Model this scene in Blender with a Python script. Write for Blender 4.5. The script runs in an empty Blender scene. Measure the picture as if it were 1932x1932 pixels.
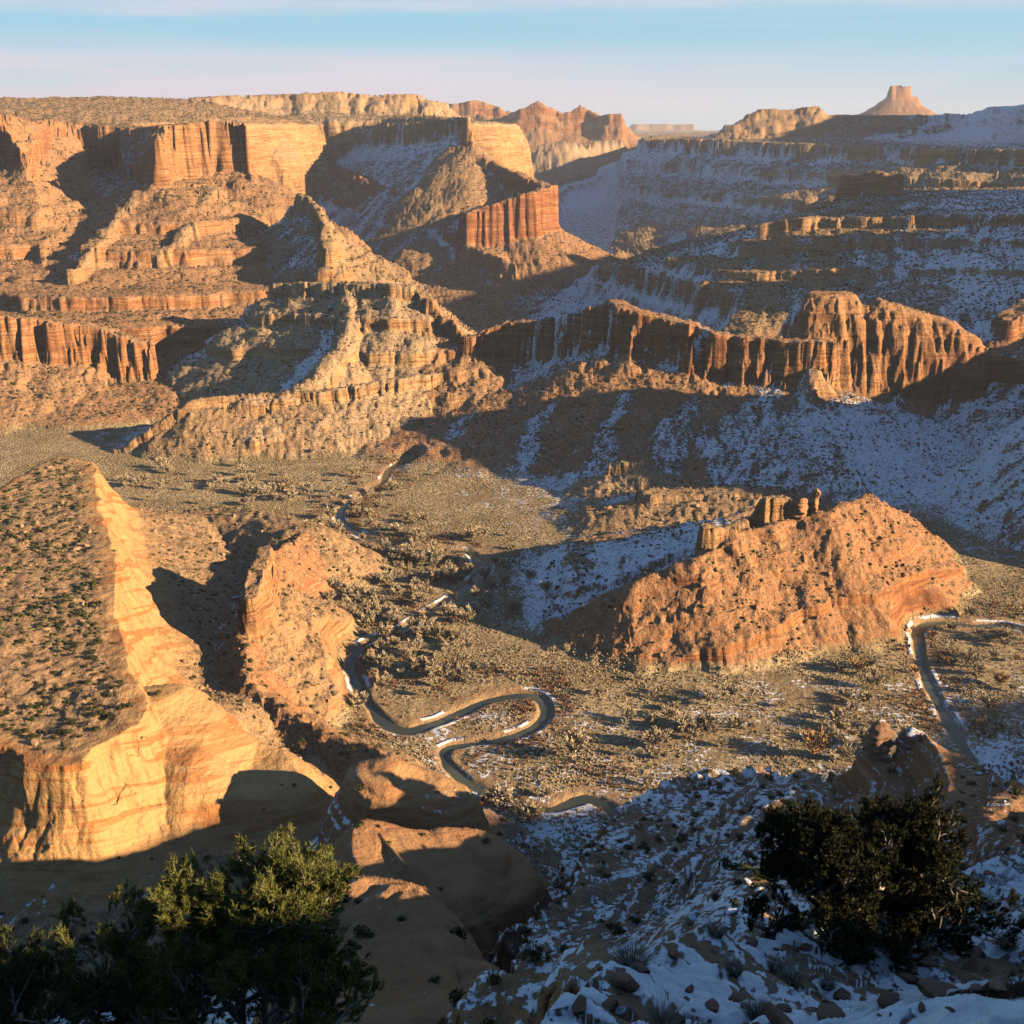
import bpy, math, random, time
import numpy as np
T0 = time.time()
# ------------------------------------------------------------------ camera, sky, sun
scene = bpy.context.scene
ZC = 360.0                                  # eye height above the river
PITCH = math.radians(19.31)
cam_d = bpy.data.cameras.new('camera')
cam = bpy.data.objects.new('camera', cam_d)
scene.collection.objects.link(cam)
cam.location = (0, 0, ZC)
cam.rotation_euler = (math.radians(90) - PITCH, 0, 0)
cam_d.sensor_fit = 'HORIZONTAL'
cam_d.angle = 2 * math.atan(966 / 2072)
cam_d.clip_start = 0.1
cam_d.clip_end = 80000
scene.camera = cam
SUN_EL, SUN_AZ = math.radians(17.0), math.radians(108.0)     # azimuth clockwise from +Y (the view)
SX, SY = math.sin(SUN_AZ), math.cos(SUN_AZ)
SUNV = (SX * math.cos(SUN_EL), SY * math.cos(SUN_EL), math.sin(SUN_EL))
sun_d = bpy.data.lights.new('sun', 'SUN')
sun_d.energy = 5.0
sun_d.angle = math.radians(0.5)
sun_d.color = (1.0, 0.73, 0.45)
sun = bpy.data.objects.new('sun', sun_d)
scene.collection.objects.link(sun)
from mathutils import Vector
sun.rotation_euler = Vector(SUNV).to_track_quat('Z', 'Y').to_euler()
scene.view_settings.view_transform = 'Standard'
scene.view_settings.look = 'None'
scene.view_settings.exposure = 1.38
scene.view_settings.gamma = 1.0
scene.cycles.use_denoising = True
scene.cycles.max_bounces = 5
scene.cycles.diffuse_bounces = 0
scene.cycles.volume_bounces = 0
scene.cycles.transparent_max_bounces = 6

world = bpy.data.worlds.new("World")
scene.world = world
world.use_nodes = True


class NT:
    """small helper for node trees"""
    def __init__(s, tree):
        s.t = tree
        s.n = tree.nodes
        s.l = tree.links

    def node(s, typ, ins=None, **kw):
        n = s.n.new(typ)
        for k, v in kw.items():
            setattr(n, k, v)
        for k, v in (ins or {}).items():
            s.put(n.inputs[k], v)
        return n

    def put(s, sock, v):
        if isinstance(v, bpy.types.NodeSocket):
            s.l.new(v, sock)
        elif isinstance(v, bpy.types.Node):
            s.l.new(v.outputs[0], sock)
        else:
            sock.default_value = v

    def math(s, op, a, b=None, c=None, clamp=False):
        n = s.n.new('ShaderNodeMath')
        n.operation = op
        n.use_clamp = clamp
        s.put(n.inputs[0], a)
        if b is not None:
            s.put(n.inputs[1], b)
        if c is not None:
            s.put(n.inputs[2], c)
        return n.outputs[0]

    def mix(s, f, a, b, blend='MIX'):
        n = s.n.new('ShaderNodeMix')
        n.data_type = 'RGBA'
        n.blend_type = blend
        s.put(n.inputs[0], f)
        s.put(n.inputs[6], a if not isinstance(a, tuple) else (*a[:3], 1))
        s.put(n.inputs[7], b if not isinstance(b, tuple) else (*b[:3], 1))
        return n.outputs[2]

    def ramp(s, f, lo, hi):
        n = s.n.new('ShaderNodeMapRange')
        n.interpolation_type = 'SMOOTHSTEP'
        s.put(n.inputs[0], f)
        s.put(n.inputs[1], lo)
        s.put(n.inputs[2], hi)
        return n.outputs[0]

    def noise(s, vec, scale, detail=4, rough=0.55, dist=0.0):
        n = s.n.new('ShaderNodeTexNoise')
        s.put(n.inputs['Vector'], vec)
        n.inputs['Scale'].default_value = scale
        n.inputs['Detail'].default_value = detail
        n.inputs['Roughness'].default_value = rough
        n.inputs['Distortion'].default_value = dist
        return n.outputs[0]

    def vscale(s, vec, sc):
        n = s.n.new('ShaderNodeVectorMath')
        n.operation = 'MULTIPLY'
        s.put(n.inputs[0], vec)
        n.inputs[1].default_value = sc
        return n.outputs[0]


def build_world():
    w = NT(world.node_tree)
    bg = w.n['Background']
    sky = w.node('ShaderNodeTexSky', sky_type='NISHITA', sun_disc=False,
                 sun_elevation=SUN_EL, sun_rotation=SUN_AZ, altitude=2000,
                 air_density=1.0, dust_density=0.6, ozone_density=3.5)
    tc = w.node('ShaderNodeTexCoord').outputs['Generated']
    sep = w.node('ShaderNodeSeparateXYZ', {0: tc})
    zz = w.math('MAXIMUM', sep.outputs[2], 0.02)
    # high thin cloud sheet: direction projected on a plane overhead
    px = w.math('DIVIDE', sep.outputs[0], w.math('ADD', zz, 0.06))
    py = w.math('DIVIDE', sep.outputs[1], w.math('ADD', zz, 0.06))
    pv = w.node('ShaderNodeCombineXYZ', {0: px, 1: py, 2: 0.0}).outputs[0]
    pr = w.node('ShaderNodeMapping', {'Vector': pv, 'Rotation': (0, 0, 0.25), 'Scale': (0.16, 0.8, 1)}).outputs[0]
    n1 = w.noise(pr, 0.75, 6, 0.55, 0.6)
    c = w.math('MULTIPLY', w.ramp(n1, 0.44, 0.66), 0.50)
    lowband = w.ramp(sep.outputs[2], 0.20, 0.03)
    n2 = w.noise(w.vscale(tc, (1.2, 1.2, 7.0)), 1.1, 4, 0.5, 0.2)
    c2 = w.math('MULTIPLY', w.ramp(n2, 0.32, 0.62), lowband)
    cc = w.math('MAXIMUM', w.math('MULTIPLY', c, 0.75), w.math('MULTIPLY', c2, 0.36))
    # clear cold air: cyan above a paler horizon, deeper blue overhead
    grad = w.mix(w.ramp(sep.outputs[2], 0.0, 0.075), (4.6, 6.0, 6.8), (2.5, 5.1, 6.4))
    grad = w.mix(w.ramp(sep.outputs[2], 0.10, 0.42), grad, (0.75, 1.35, 2.6))
    blue = w.mix(0.12, grad, w.mix(1.0, sky.outputs[0], (0.36, 0.90, 1.02), 'MULTIPLY'))
    na = w.noise(w.vscale(tc, (1.6, 1.6, 14.0)), 1.6, 5, 0.55, 0.3)
    nb = w.noise(w.vscale(tc, (0.9, 0.9, 22.0)), 2.3, 5, 0.55, 0.4)
    zn = w.math('ADD', sep.outputs[2], w.math('MULTIPLY', w.math('SUBTRACT', na, 0.5), 0.05))
    left = w.ramp(sep.outputs[0], 0.42, -0.15)
    low = w.math('MULTIPLY', w.math('MULTIPLY', w.ramp(zn, 0.082, 0.040), w.math('ADD', w.math('MULTIPLY', left, 0.75), 0.12)), w.ramp(nb, 0.25, 0.60))
    zn2 = w.math('ADD', sep.outputs[2], w.math('MULTIPLY', w.math('SUBTRACT', nb, 0.5), 0.04))
    high = w.math('MULTIPLY', w.math('MULTIPLY', w.ramp(zn2, 0.080, 0.094), w.ramp(zn2, 0.20, 0.11)), w.math('MULTIPLY', w.ramp(na, 0.30, 0.62), 0.7))
    cc = w.math('MAXIMUM', low, high)
    col = w.mix(cc, blue, (6.0, 5.6, 6.5))
    w.put(bg.inputs[0], col)
    bg.inputs[1].default_value = 0.05


build_world()

# ------------------------------------------------------------------ noise
_ang = np.random.RandomState(5).rand(256) * 2 * np.pi
_GX, _GY = np.cos(_ang).astype(np.float32), np.sin(_ang).astype(np.float32)


def pn(x, y, seed=0):
    """gradient noise, about -0.7..0.7"""
    xf, yf = np.floor(x), np.floor(y)
    fx, fy = (x - xf).astype(np.float32), (y - yf).astype(np.float32)
    xi, yi = xf.astype(np.int64).astype(np.uint32), yf.astype(np.int64).astype(np.uint32)
    u = fx * fx * fx * (fx * (fx * 6 - 15) + 10)
    v = fy * fy * fy * (fy * (fy * 6 - 15) + 10)
    s = np.uint32((seed * 974711 + 12345) & 0xffffffff)

    def g(dx, dy):
        h = (xi + np.uint32(dx)) * np.uint32(374761393) + (yi + np.uint32(dy)) * np.uint32(668265263) + s
        h = (h ^ (h >> np.uint32(13))) * np.uint32(1274126177)
        h = (h ^ (h >> np.uint32(16))) & np.uint32(255)
        return _GX[h] * (fx - dx) + _GY[h] * (fy - dy)
    a = g(0, 0); a += (g(1, 0) - a) * u
    b = g(0, 1); b += (g(1, 1) - b) * u
    return a + (b - a) * v


def fbm(x, y, lam, octv, seed=0, gain=0.5):
    r = 0; a = 1.0; t = 0
    for k in range(octv):
        r = r + a * pn(x / lam, y / lam, seed + k * 17)
        lam *= 0.47; a *= gain
    return r


def ridged(x, y, lam, octv, seed=0):
    r = 0; a = 1.0; t = 0
    for k in range(octv):
        r = r + a * (1 - 2.2 * np.abs(pn(x / lam, y / lam, seed + k * 31))); t += a
        lam *= 0.48; a *= 0.5
    return r / t


def cell(x, y, seed=0):
    """one random value per jittered cell: blocky joints"""
    xf, yf = np.floor(x), np.floor(y)
    xi, yi = xf.astype(np.int64).astype(np.uint32), yf.astype(np.int64).astype(np.uint32)
    fx, fy = x - xf, y - yf
    best = np.full(x.shape, 9.0); val = np.zeros(x.shape)
    s = np.uint32((seed * 974711 + 777) & 0xffffffff)
    for dx in (-1, 0, 1):
        for dy in (-1, 0, 1):
            h = (xi + np.uint32(dx & 0xffffffff)) * np.uint32(374761393) + (yi + np.uint32(dy & 0xffffffff)) * np.uint32(668265263) + s
            h = (h ^ (h >> np.uint32(13))) * np.uint32(1274126177); h = h ^ (h >> np.uint32(16))
            jx = (h & np.uint32(1023)) / 1023.0; jy = ((h >> np.uint32(10)) & np.uint32(1023)) / 1023.0
            d = (dx + jx - fx) ** 2 + (dy + jy - fy) ** 2
            c = d < best
            best = np.where(c, d, best); val = np.where(c, ((h >> np.uint32(20)) & np.uint32(1023)) / 1023.0, val)
    return val


def sstep(a, b, x):
    t = np.clip((x - a) / (b - a), 0, 1)
    return t * t * (3 - 2 * t)


# ------------------------------------------------------------------ surveying: bearings read from the view -> world
CA, SA = math.cos(PITCH), math.sin(PITCH)


def at(px, py, z):
    """plan position of a point of known height on a bearing"""
    u, v = (px - 966) / 2072, (966 - py) / 2072
    t = (z - ZC) / (-SA + v * CA)
    return (u * t, t * (CA + v * SA), z)


def ad(px, py, d):
    """point at a known forward distance on a bearing"""
    u, v = (px - 966) / 2072, (966 - py) / 2072
    t = d / (CA + v * SA)
    return (u * t, d, ZC + t * (-SA + v * CA))


def Z(*p): return [at(*q) for q in p]
def D(*p): return [ad(*q) for q in p]


# ------------------------------------------------------------------ landforms
# each: points (x,y,z) of a rim (closed) or crest (open), w = half width of a crest,
# prof = (distance from rim, drop), rough = rim wander, lam = its wavelength, terr = ledge strength,
# tint = 0 tan .. 1 red, slick = smooth slickrock, rib = down-slope ribs
LF = []


def lf(pts, prof, closed=False, w=0.0, rough=10, lam=60, terr=0.6, red=0.3, slick=0.0, rib=0.15, snow=0.0, tilt=(0, 0), rise=None, sd=40.0, cut=False):
    LF.append(dict(p=np.array(pts, dtype=np.float64), prof=np.array(prof, dtype=np.float64), closed=closed, w=w,
                   rough=rough, lam=lam, terr=terr, red=red, slick=slick, rib=rib, snow=snow, tilt=tilt, rise=rise, sd=sd, cut=cut))


# near left mesa and its slickrock nose
lf(Z((44, 1443, 89), (120, 1443, 90), (156, 1440, 90), (189, 1414, 90), (220, 1394, 91), (268, 1370, 91), (292, 1330, 91), (274, 1298, 92), (255, 1268, 92), (238, 1190, 93), (216, 1140, 95),
     (219, 1096, 96), (214, 1030, 98), (197, 976, 100), (183, 907, 102), (172, 866, 104), (110, 862, 105), (60, 878, 105), (0, 915, 104), (-120, 1000, 100), (-160, 1250, 95), (-60, 1380, 89), (0, 1389, 89)),
   [(0, 0), (3, 8), (10, 26), (20, 42), (31, 51), (48, 58), (90, 74), (125, 100)], True, rough=9, lam=44, terr=0.0, red=0.32, slick=1, rib=0.10, snow=-0.3, sd=34)
lf(Z((296, 1322, 82), (380, 1400, 67), (468, 1462, 48)), [(0, 0), (7, 1.5), (15, 8), (23, 19), (34, 28), (90, 45)], w=18, rough=3, lam=30, sd=30,
   terr=0.05, slick=1, rib=0.03, red=0.25, snow=-0.5)
# sandy hill and fin ridge between the side canyon and the river
lf(Z((300, 985, 20), (400, 962, 28), (500, 975, 32), (560, 1000, 38)), [(0, 0), (20, 6), (45, 20), (70, 36)], w=10, rough=4, lam=50, terr=0.1, red=0.35, snow=-0.2)
lf(Z((575, 1003, 40), (508, 1045, 47), (470, 1120, 50), (455, 1200, 50), (468, 1280, 45), (545, 1345, 38), (640, 1390, 36), (735, 1425, 45)),
   [(0, 0), (12, 10), (34, 32), (52, 54)], w=1, rough=4, lam=30, terr=0.04, red=0.75, rib=0.12, snow=-0.4)
lf(Z((497, 1028, 78), (484, 1075, 84), (466, 1125, 74)), [(0, 0), (2, 18), (5, 30), (30, 50), (60, 70)], w=6, rough=3, lam=14, terr=0.3, red=0.4, snow=-0.3)
# slickrock domes stepping up towards the rim
RND = [(0, 0), (6, 1.5), (13, 7), (20, 18), (26, 34), (32, 48), (60, 75), (120, 110)]
lf(Z((735, 1440, 80), (800, 1475, 70)), RND, w=8, rough=3, lam=30, tilt=(0.3, 0.15), terr=0.4, slick=1, rib=0.02, red=0.45)
lf(Z((835, 1520, 38), (900, 1590, 42), (960, 1640, 44), (1020, 1660, 40)), [(0, 0), (12, 9), (40, 30), (80, 55)], w=2, rough=4, lam=16, terr=0.2, red=0.6)
lf(Z((740, 1592, 128), (850, 1612, 116)), [(0, 0), (8, 2), (17, 9), (26, 24), (33, 44), (38, 66), (70, 95), (120, 130)], w=13, rough=4, lam=40, tilt=(0.35, 0.1), terr=0.4, slick=1, rib=0.03, red=0.5)
lf(Z((700, 1700, 172), (730, 1800, 188), (745, 1932, 212)), [(0, 0), (5, 1.5), (11, 7), (17, 18), (23, 34), (32, 60), (60, 100), (120, 140)], w=9, rough=3, lam=26, tilt=(0.3, -0.2), terr=0.35, slick=1, rib=0.03, red=0.5)
lf(Z((865, 1845, 186), (900, 1910, 200)), [(0, 0), (4, 2), (8, 8), (12, 20), (20, 40), (60, 90)], w=6, rough=2, lam=18, terr=0.12, slick=1, red=0.5)
lf(Z((930, 1880, 238), (1010, 1825, 240), (1100, 1800, 246), (1150, 1810, 252)), [(0, 0), (3, 4), (6, 12), (12, 26), (40, 70), (90, 120)], w=5, rough=3, lam=10, terr=0.5, slick=0.6, red=0.45, snow=0.35)
# snowy cross-bedded promontory, lower right
lf(Z((965, 1735, 150), (1050, 1695, 136), (1120, 1575, 110), (1180, 1505, 100), (1290, 1450, 98), (1440, 1436, 100), (1540, 1447, 105),
     (1600, 1500, 130), (1650, 1600, 168), (1560, 1760, 215), (1340, 1880, 232), (1170, 1850, 205), (1020, 1790, 170)),
   [(0, 0), (3, 8), (10, 28), (40, 66), (90, 115), (160, 160)], True, rough=9, lam=24, terr=1.0, slick=0.4, rib=0.1, red=0.45, snow=0.55, tilt=(0.35, 0.12))
# second promontory with the pinnacle
lf(Z((1572, 1445, 114), (1640, 1408, 132), (1720, 1380, 138), (1830, 1400, 142), (1960, 1475, 152), (2120, 1600, 190), (1960, 1700, 228),
     (1750, 1720, 220), (1620, 1600, 165)),
   [(0, 0), (3, 12), (8, 26), (40, 60), (100, 120), (160, 170)], True, rough=8, lam=22, terr=1.0, slick=0.4, rib=0.1, red=0.55, snow=0.35, tilt=(0.45, 0.1))
# the near rim the camera stands on, and its plateau out to the right and behind
near = D((985, 1990, 9.6), (1020, 1932, 10.8), (1130, 1842, 13), (1200, 1795, 14.5), (1290, 1772, 16), (1420, 1752, 18), (1600, 1700, 20.5), (1850, 1625, 24.5), (1960, 1592, 27.5), (2150, 1560, 33))
lf(near + [(38, 30, 343), (80, 30, 350), (200, 10, 361), (420, 5, 361), (540, 40, 352), (600, 100, 344), (650, 118, 344), (700, 118, 344), (745, 112, 344), (790, 152, 345), (850, 160, 350), (958, 150, 361), (1184, 196, 362), (1600, 330, 366), (2500, 500, 370), (4500, 700, 370), (4500, -3000, 370),
           (-3000, -3000, 370), (-2500, -900, 365), (-900, -500, 362), (-300, -260, 360), (-80, -70, 359), (-22, -14, 358.4), (-6, -2, 358.0), (-1, 0.6, 358.0), (2.0, 0.9, 357.2), (3.6, 3.5, 355.2), (4.6, 6.2, 352.2)],
   [(0, 0), (1.5, 4), (6, 22), (20, 50), (50, 90), (90, 130), (160, 180), (260, 250), (380, 330), (450, 370)], True, rough=0, lam=30, terr=0.5, slick=0.5, red=0.45, rib=0.0, snow=0.95)
lf([(95, 50, 335), (112, 95, 305), (120, 128, 275)], [(0, 0), (4, 10), (20, 40), (60, 90), (120, 150)], w=8, rough=4, lam=20, terr=0.6)  # unseen spur, added to throw shade on the snowy knobs below the rim
lf([(13, -6, 358.0), (20, 3.0, 357.0), (30, 5.0, 357.1), (50, 0, 359), (90, 0, 368), (200, -10, 380)], [(0, 0), (3, 5), (10, 16), (25, 34), (60, 60)], w=2.5, rough=0, terr=0.5, red=0.45, rib=0)  # unseen knoll, added to shade the near ground but not the pine top
# ridge beside the rim on the left, where the pines stand
lf([(-14, 0, 355), (-12.5, 8, 350), (-10.5, 13, 345.5), (-8.5, 17, 341)], [(0, 0), (2, 2), (5, 10), (10, 24), (30, 64), (100, 170), (250, 400)], w=2.0, rough=0, terr=0.4, red=0.45, rib=0)
# centre right butte: talus ridge, bench, caprock
lf(Z((1085, 1150, 20), (1150, 1115, 35), (1200, 1092, 46), (1320, 1050, 60), (1400, 1005, 68), (1500, 975, 72), (1560, 965, 76), (1640, 930, 78), (1680, 955, 58),
     (1710, 970, 36), (1735, 985, 16)),
   [(0, 0), (50, 38), (60, 42), (63, 49), (90, 68), (115, 92)], w=2, rough=6, lam=40, terr=0.08, red=0.7, rib=0.09, snow=-0.1)
lf(Z((1075, 1015, 26), (1200, 990, 32), (1330, 975, 40), (1450, 945, 50), (1400, 985, 58), (1300, 1028, 50), (1150, 1095, 30), (1060, 1110, 22)),
   [(0, 0), (4, 7), (25, 18), (50, 40)], True, rough=6, lam=40, terr=0.5, red=0.4, snow=0.7)
lf(Z((1335, 988, 78), (1372, 992, 74), (1415, 975, 70), (1438, 940, 87), (1478, 934, 88), (1500, 948, 82)), [(0, 0), (1.5, 14), (4, 22), (12, 28), (70, 70)], w=5.0, rough=4, lam=18, terr=0.25, red=0.35)
lf(Z((1230, 925, 30), (1330, 915, 34), (1420, 915, 36)), [(0, 0), (3, 8), (60, 22), (120, 40)], w=14, rough=6, lam=30, terr=0.5, red=0.2, snow=0.3)
lf(Z((1160, 870, 34), (1210, 862, 40)), [(0, 0), (4, 10), (50, 30)], w=6, rough=3, lam=12, red=0.1)
# fin wall behind the basin and its talus
lf(D((890, 632, 1420), (950, 607, 1440), (1010, 602, 1440), (1080, 590, 1405), (1130, 576, 1385), (1152, 560, 1385), (1200, 582, 1360), (1290, 606, 1330), (1400, 632, 1305), (1500, 642, 1285), (1560, 640, 1290)),
   [(0, 0), (3, 20), (9, 54), (60, 74), (130, 96), (230, 126), (330, 150)], w=13, rough=15, lam=40, terr=0.3, red=0.6, rib=0.1, snow=0.9)
# orange dome massif on the right
lf(D((1545, 552, 1330), (1600, 548, 1345), (1625, 575, 1350), (1655, 560, 1345), (1720, 582, 1340), (1790, 603, 1340), (1860, 655, 1350)),
   [(0, 0), (8, 5), (18, 22), (28, 58), (38, 100), (60, 120), (200, 165)], w=14, rough=9, lam=34, terr=0.35, red=0.55, slick=0.4, rib=0.12, snow=0.35)
lf(D((1535, 700, 1265), (1522, 780, 1225), (1530, 860, 1150)), [(0, 0), (4, 8), (30, 24), (90, 56)], w=6, rough=5, lam=20, terr=0.3, red=0.3, snow=0.3)
lf(D((1905, 600, 1360), (1960, 552, 1420), (2100, 480, 1500), (2400, 420, 1600)), [(0, 0), (4, 22), (40, 40), (46, 70), (130, 120), (260, 170)], w=20, rough=14, lam=50, terr=0.5, red=0.6, snow=0.5)
lf([(1750, 2900, 560), (1900, 3300, 660), (2150, 3800, 700), (2450, 4300, 760), (2700, 4900, 740)], [(0, 0), (15, 120), (100, 220), (300, 360), (500, 460)], w=60, rough=30, lam=140, terr=0.5)  # tall mesa out of frame, added only to shade the back right wall
# out of frame, right: the wall that shades the basin
lf([(600, 880, 150), (606, 960, 215), (620, 1050, 268), (650, 1110, 235), (690, 1150, 150), (730, 1180, 150), (800, 1240, 178), (1200, 1400, 260)], [(0, 0), (5, 60), (40, 110), (120, 180), (250, 280)], w=8, rough=10, lam=60, terr=0.5, snow=0.3)
lf([(930, 1480, 350), (955, 1570, 360), (962, 1600, 270), (975, 1630, 370), (1010, 1740, 370), (1020, 1775, 280), (1030, 1810, 380), (1060, 1900, 400), (1200, 2100, 420), (1500, 2400, 460)], [(0, 0), (8, 80), (60, 130), (200, 240)], w=16, rough=12, lam=60, terr=0.5)  # another unseen ridge, notched to pass sun strips onto the right middle wall
# right middle wall, gentle ledges in front
lf(D((1440, 422, 1960), (1500, 409, 1950), (1700, 405, 1900), (1932, 403, 1850), (2300, 390, 1750), (3000, 380, 1700)) + [(3500, 3000, 240), (900, 2700, 225), (640, 2300, 225)],
   [(0, 0), (4, 20), (70, 34), (75, 48), (180, 66), (186, 78), (330, 100), (430, 150), (540, 230)], True, rough=26, lam=110, terr=0.6, red=0.35, rib=0.1, snow=0.4)
lf(D((1285, 480, 2080), (1330, 466, 2080), (1400, 441, 2020)), [(0, 0), (4, 55), (10, 72), (90, 110), (260, 190)], w=16, rough=10, lam=40, terr=0.5, red=0.6, snow=0.3)
# back right wall
lf(D((1195, 262, 4200), (1300, 262, 3850), (1450, 268, 3450), (1700, 275, 3100), (1932, 283, 2900), (2400, 300, 2600), (3500, 310, 2500)) + [(9000, 3000, 320), (9000, 9000, 330), (1600, 9000, 330), (700, 5600, 325)],
   [(0, 0), (6, 38), (110, 74), (116, 100), (240, 140), (248, 170), (420, 230), (620, 320)], True, rough=50, lam=220, terr=0.5, red=0.12, rib=0.12, snow=0.45)
lf(D((1385, 234, 4500), (1440, 204, 4600), (1480, 207, 4600), (1540, 199, 4600), (1566, 216, 4600), (1700, 217, 4700), (1830, 213, 4700), (1880, 200, 4550), (1932, 196, 4450), (2300, 190, 4200)),
   [(0, 0), (20, 22), (90, 48), (100, 70), (260, 110), (420, 150)], w=30, rough=30, lam=120, terr=0.8, red=0.3, snow=0.35)
lf(D((1600, 330, 2500), (1650, 322, 2480), (1690, 330, 2460)), [(0, 0), (8, 60), (60, 90), (200, 150)], w=18, rough=8, lam=40, terr=0.4, red=0.5, snow=0.2)
# lone butte on the skyline
lf(D((1684, 162, 9000), (1700, 161, 9000), (1714, 162, 9000)), [(0, 0), (10, 75), (45, 105), (90, 140), (250, 230), (440, 300)], w=24, rough=7, lam=70, terr=0.4, red=0.6, rib=0.05)
lf(D((1722, 180, 9000), (1740, 188, 9000)), [(0, 0), (25, 50), (150, 150), (260, 250)], w=14, rough=6, lam=80, terr=0.4, red=0.6, rib=0.05)
# long left plateau and massif
lf([(-9000, 2500, 400), (-2500, 2000, 395)] + D((-300, 205, 2250), (-100, 205, 2150), (0, 206, 2180), (70, 206, 2150), (125, 215, 2280), (145, 232, 2800), (222, 240, 2760), (238, 240, 2180), (290, 240, 2120), (330, 236, 2260), (400, 226, 2330), (445, 226, 2330),
   (480, 250, 2450), (470, 236, 2850), (545, 236, 2900), (604, 239, 2960), (615, 238, 3300)) + [(-1000, 3900, 380), (-200, 6500, 420), (-9000, 9000, 450)],
   [(0, 0), (6, 56), (14, 98), (100, 128), (190, 160), (200, 180), (300, 200), (312, 222), (400, 240), (480, 252), (486, 270), (566, 285), (574, 318), (590, 328), (680, 345), (780, 370)], True, rough=40, lam=130, terr=0.85, red=0.58, rib=0.2, snow=-0.15)
lf(D((185, 300, 2560), (165, 405, 2080), (110, 505, 1800), (20, 590, 1600)), [(0, 0), (40, 18), (80, 50), (86, 90), (140, 140), (150, 210), (190, 300), (200, 420)], w=14, rough=14, lam=60, cut=True)
lf(D((262, 352, 2120), (225, 400, 1980), (180, 450, 1850), (140, 505, 1740)), [(0, 0), (4, 22), (30, 40), (36, 58), (110, 100), (200, 140)], w=10, rough=18, lam=60, terr=0.8, red=0.35)
lf(D((400, 350, 2150), (360, 420, 1960), (300, 478, 1830)), [(0, 0), (4, 20), (30, 36), (36, 56), (110, 95), (200, 140)], w=12, rough=18, lam=60, terr=0.8, red=0.3)
lf(D((560, 360, 2050), (600, 385, 1950), (615, 430, 1850), (620, 470, 1780)), [(0, 0), (4, 18), (30, 50), (120, 100), (250, 150)], w=8, rough=10, lam=40, terr=0.6, red=0.3)
lf(D((-300, 590, 1480), (0, 596, 1480), (60, 596, 1500), (100, 604, 1500), (170, 610, 1520), (260, 640, 1520)), [(0, 0), (3, 30), (8, 55), (60, 75), (180, 125)], w=14, rough=18, lam=46, terr=0.4, red=0.5)
lf([(140, 1700, 4), (20, 2030, 8), (-100, 2340, 12), (-290, 2610, 16), (-480, 2810, 26), (-640, 3020, 50), (-780, 3300, 90)],
   [(0, 0), (30, 12), (60, 36), (90, 80), (96, 110), (150, 165), (156, 200), (210, 280), (216, 340), (250, 440)], w=110, rough=16, lam=80, cut=True)
# the mesa with the tower corner
lf(D((560, 250, 3850), (640, 243, 3650), (760, 231, 3350), (862, 222, 3120), (886, 221, 3080), (868, 222, 3220), (700, 214, 4300)) + [(-400, 5000, 410), (-1000, 4400, 400)],
   [(0, 0), (5, 40), (12, 66), (70, 104), (150, 150), (260, 230), (380, 320), (450, 365)], True, rough=18, lam=120, terr=0.35, red=0.35, rib=0.08, snow=0.6)
lf([(170, 3000, 10), (190, 3400, 20), (230, 4200, 60), (300, 5000, 90)], [(0, 0), (50, 30), (100, 110), (130, 220), (160, 300), (190, 420)], w=60, rough=16, lam=80, cut=True)
lf(D((890, 288, 3050), (960, 318, 2950), (1038, 350, 2820), (1000, 362, 2760), (880, 400, 2720)), [(0, 0), (3, 12), (8, 88), (14, 104), (110, 152), (300, 225)], w=16, rough=12, lam=50, terr=0.35, red=0.9, rib=0.12)
# hills on the skyline, left
lf(D((-600, 186, 3300), (0, 184, 3300), (200, 182, 3400), (300, 184, 3500)), [(0, 0), (200, 30), (400, 70), (460, 200), (500, 440)], w=60, rough=20, lam=150, terr=0.5, snow=0.1)
lf(D((300, 190, 3500), (400, 181, 3800), (540, 177, 3900), (640, 172, 3900), (700, 179, 3900), (785, 176, 3900), (805, 192, 3900)),
   [(0, 0), (30, 12), (70, 48), (90, 66), (260, 85), (300, 150), (360, 440)], w=45, rough=30, lam=120, terr=0.5, red=0.1, slick=0.6, snow=-0.1)
# far buttes
lf(D((862, 196, 7000), (900, 189, 7000), (935, 200, 7000), (955, 212, 7000)), [(0, 0), (20, 70), (120, 130), (130, 170), (400, 320)], w=60, rough=30, lam=150, terr=0.6, red=0.6)
lf(D((900, 214, 6700), (940, 224, 6600), (985, 205, 6500), (1013, 190, 6500), (1032, 199, 6500), (1062, 213, 6500), (1078, 208, 6500), (1094, 197, 6500), (1110, 206, 6500), (1132, 219, 6450), (1152, 214, 6400), (1174, 214, 6400), (1184, 240, 6400)),
   [(0, 0), (15, 48), (50, 78), (62, 120), (200, 190), (420, 300)], w=26, rough=16, lam=160, terr=0.9, red=0.7, rib=0.2)
lf(D((1020, 272, 5400), (1060, 266, 5400), (1100, 268, 5500), (1170, 262, 5700)), [(0, 0), (8, 22), (90, 70), (200, 130), (300, 190)], w=8, rough=30, lam=110, terr=0.3, red=0.1, rib=0.4)
lf(D((1000, 226, 11000), (925, 214, 11000)), [(0, 0), (30, 80), (400, 200)], w=200, rough=30, lam=200, red=0.5)
lf(D((1205, 234, 20000), (1292, 234, 20000)), [(0, 0), (40, 90), (600, 200)], w=200, rough=40, lam=400, red=0.5)
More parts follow.
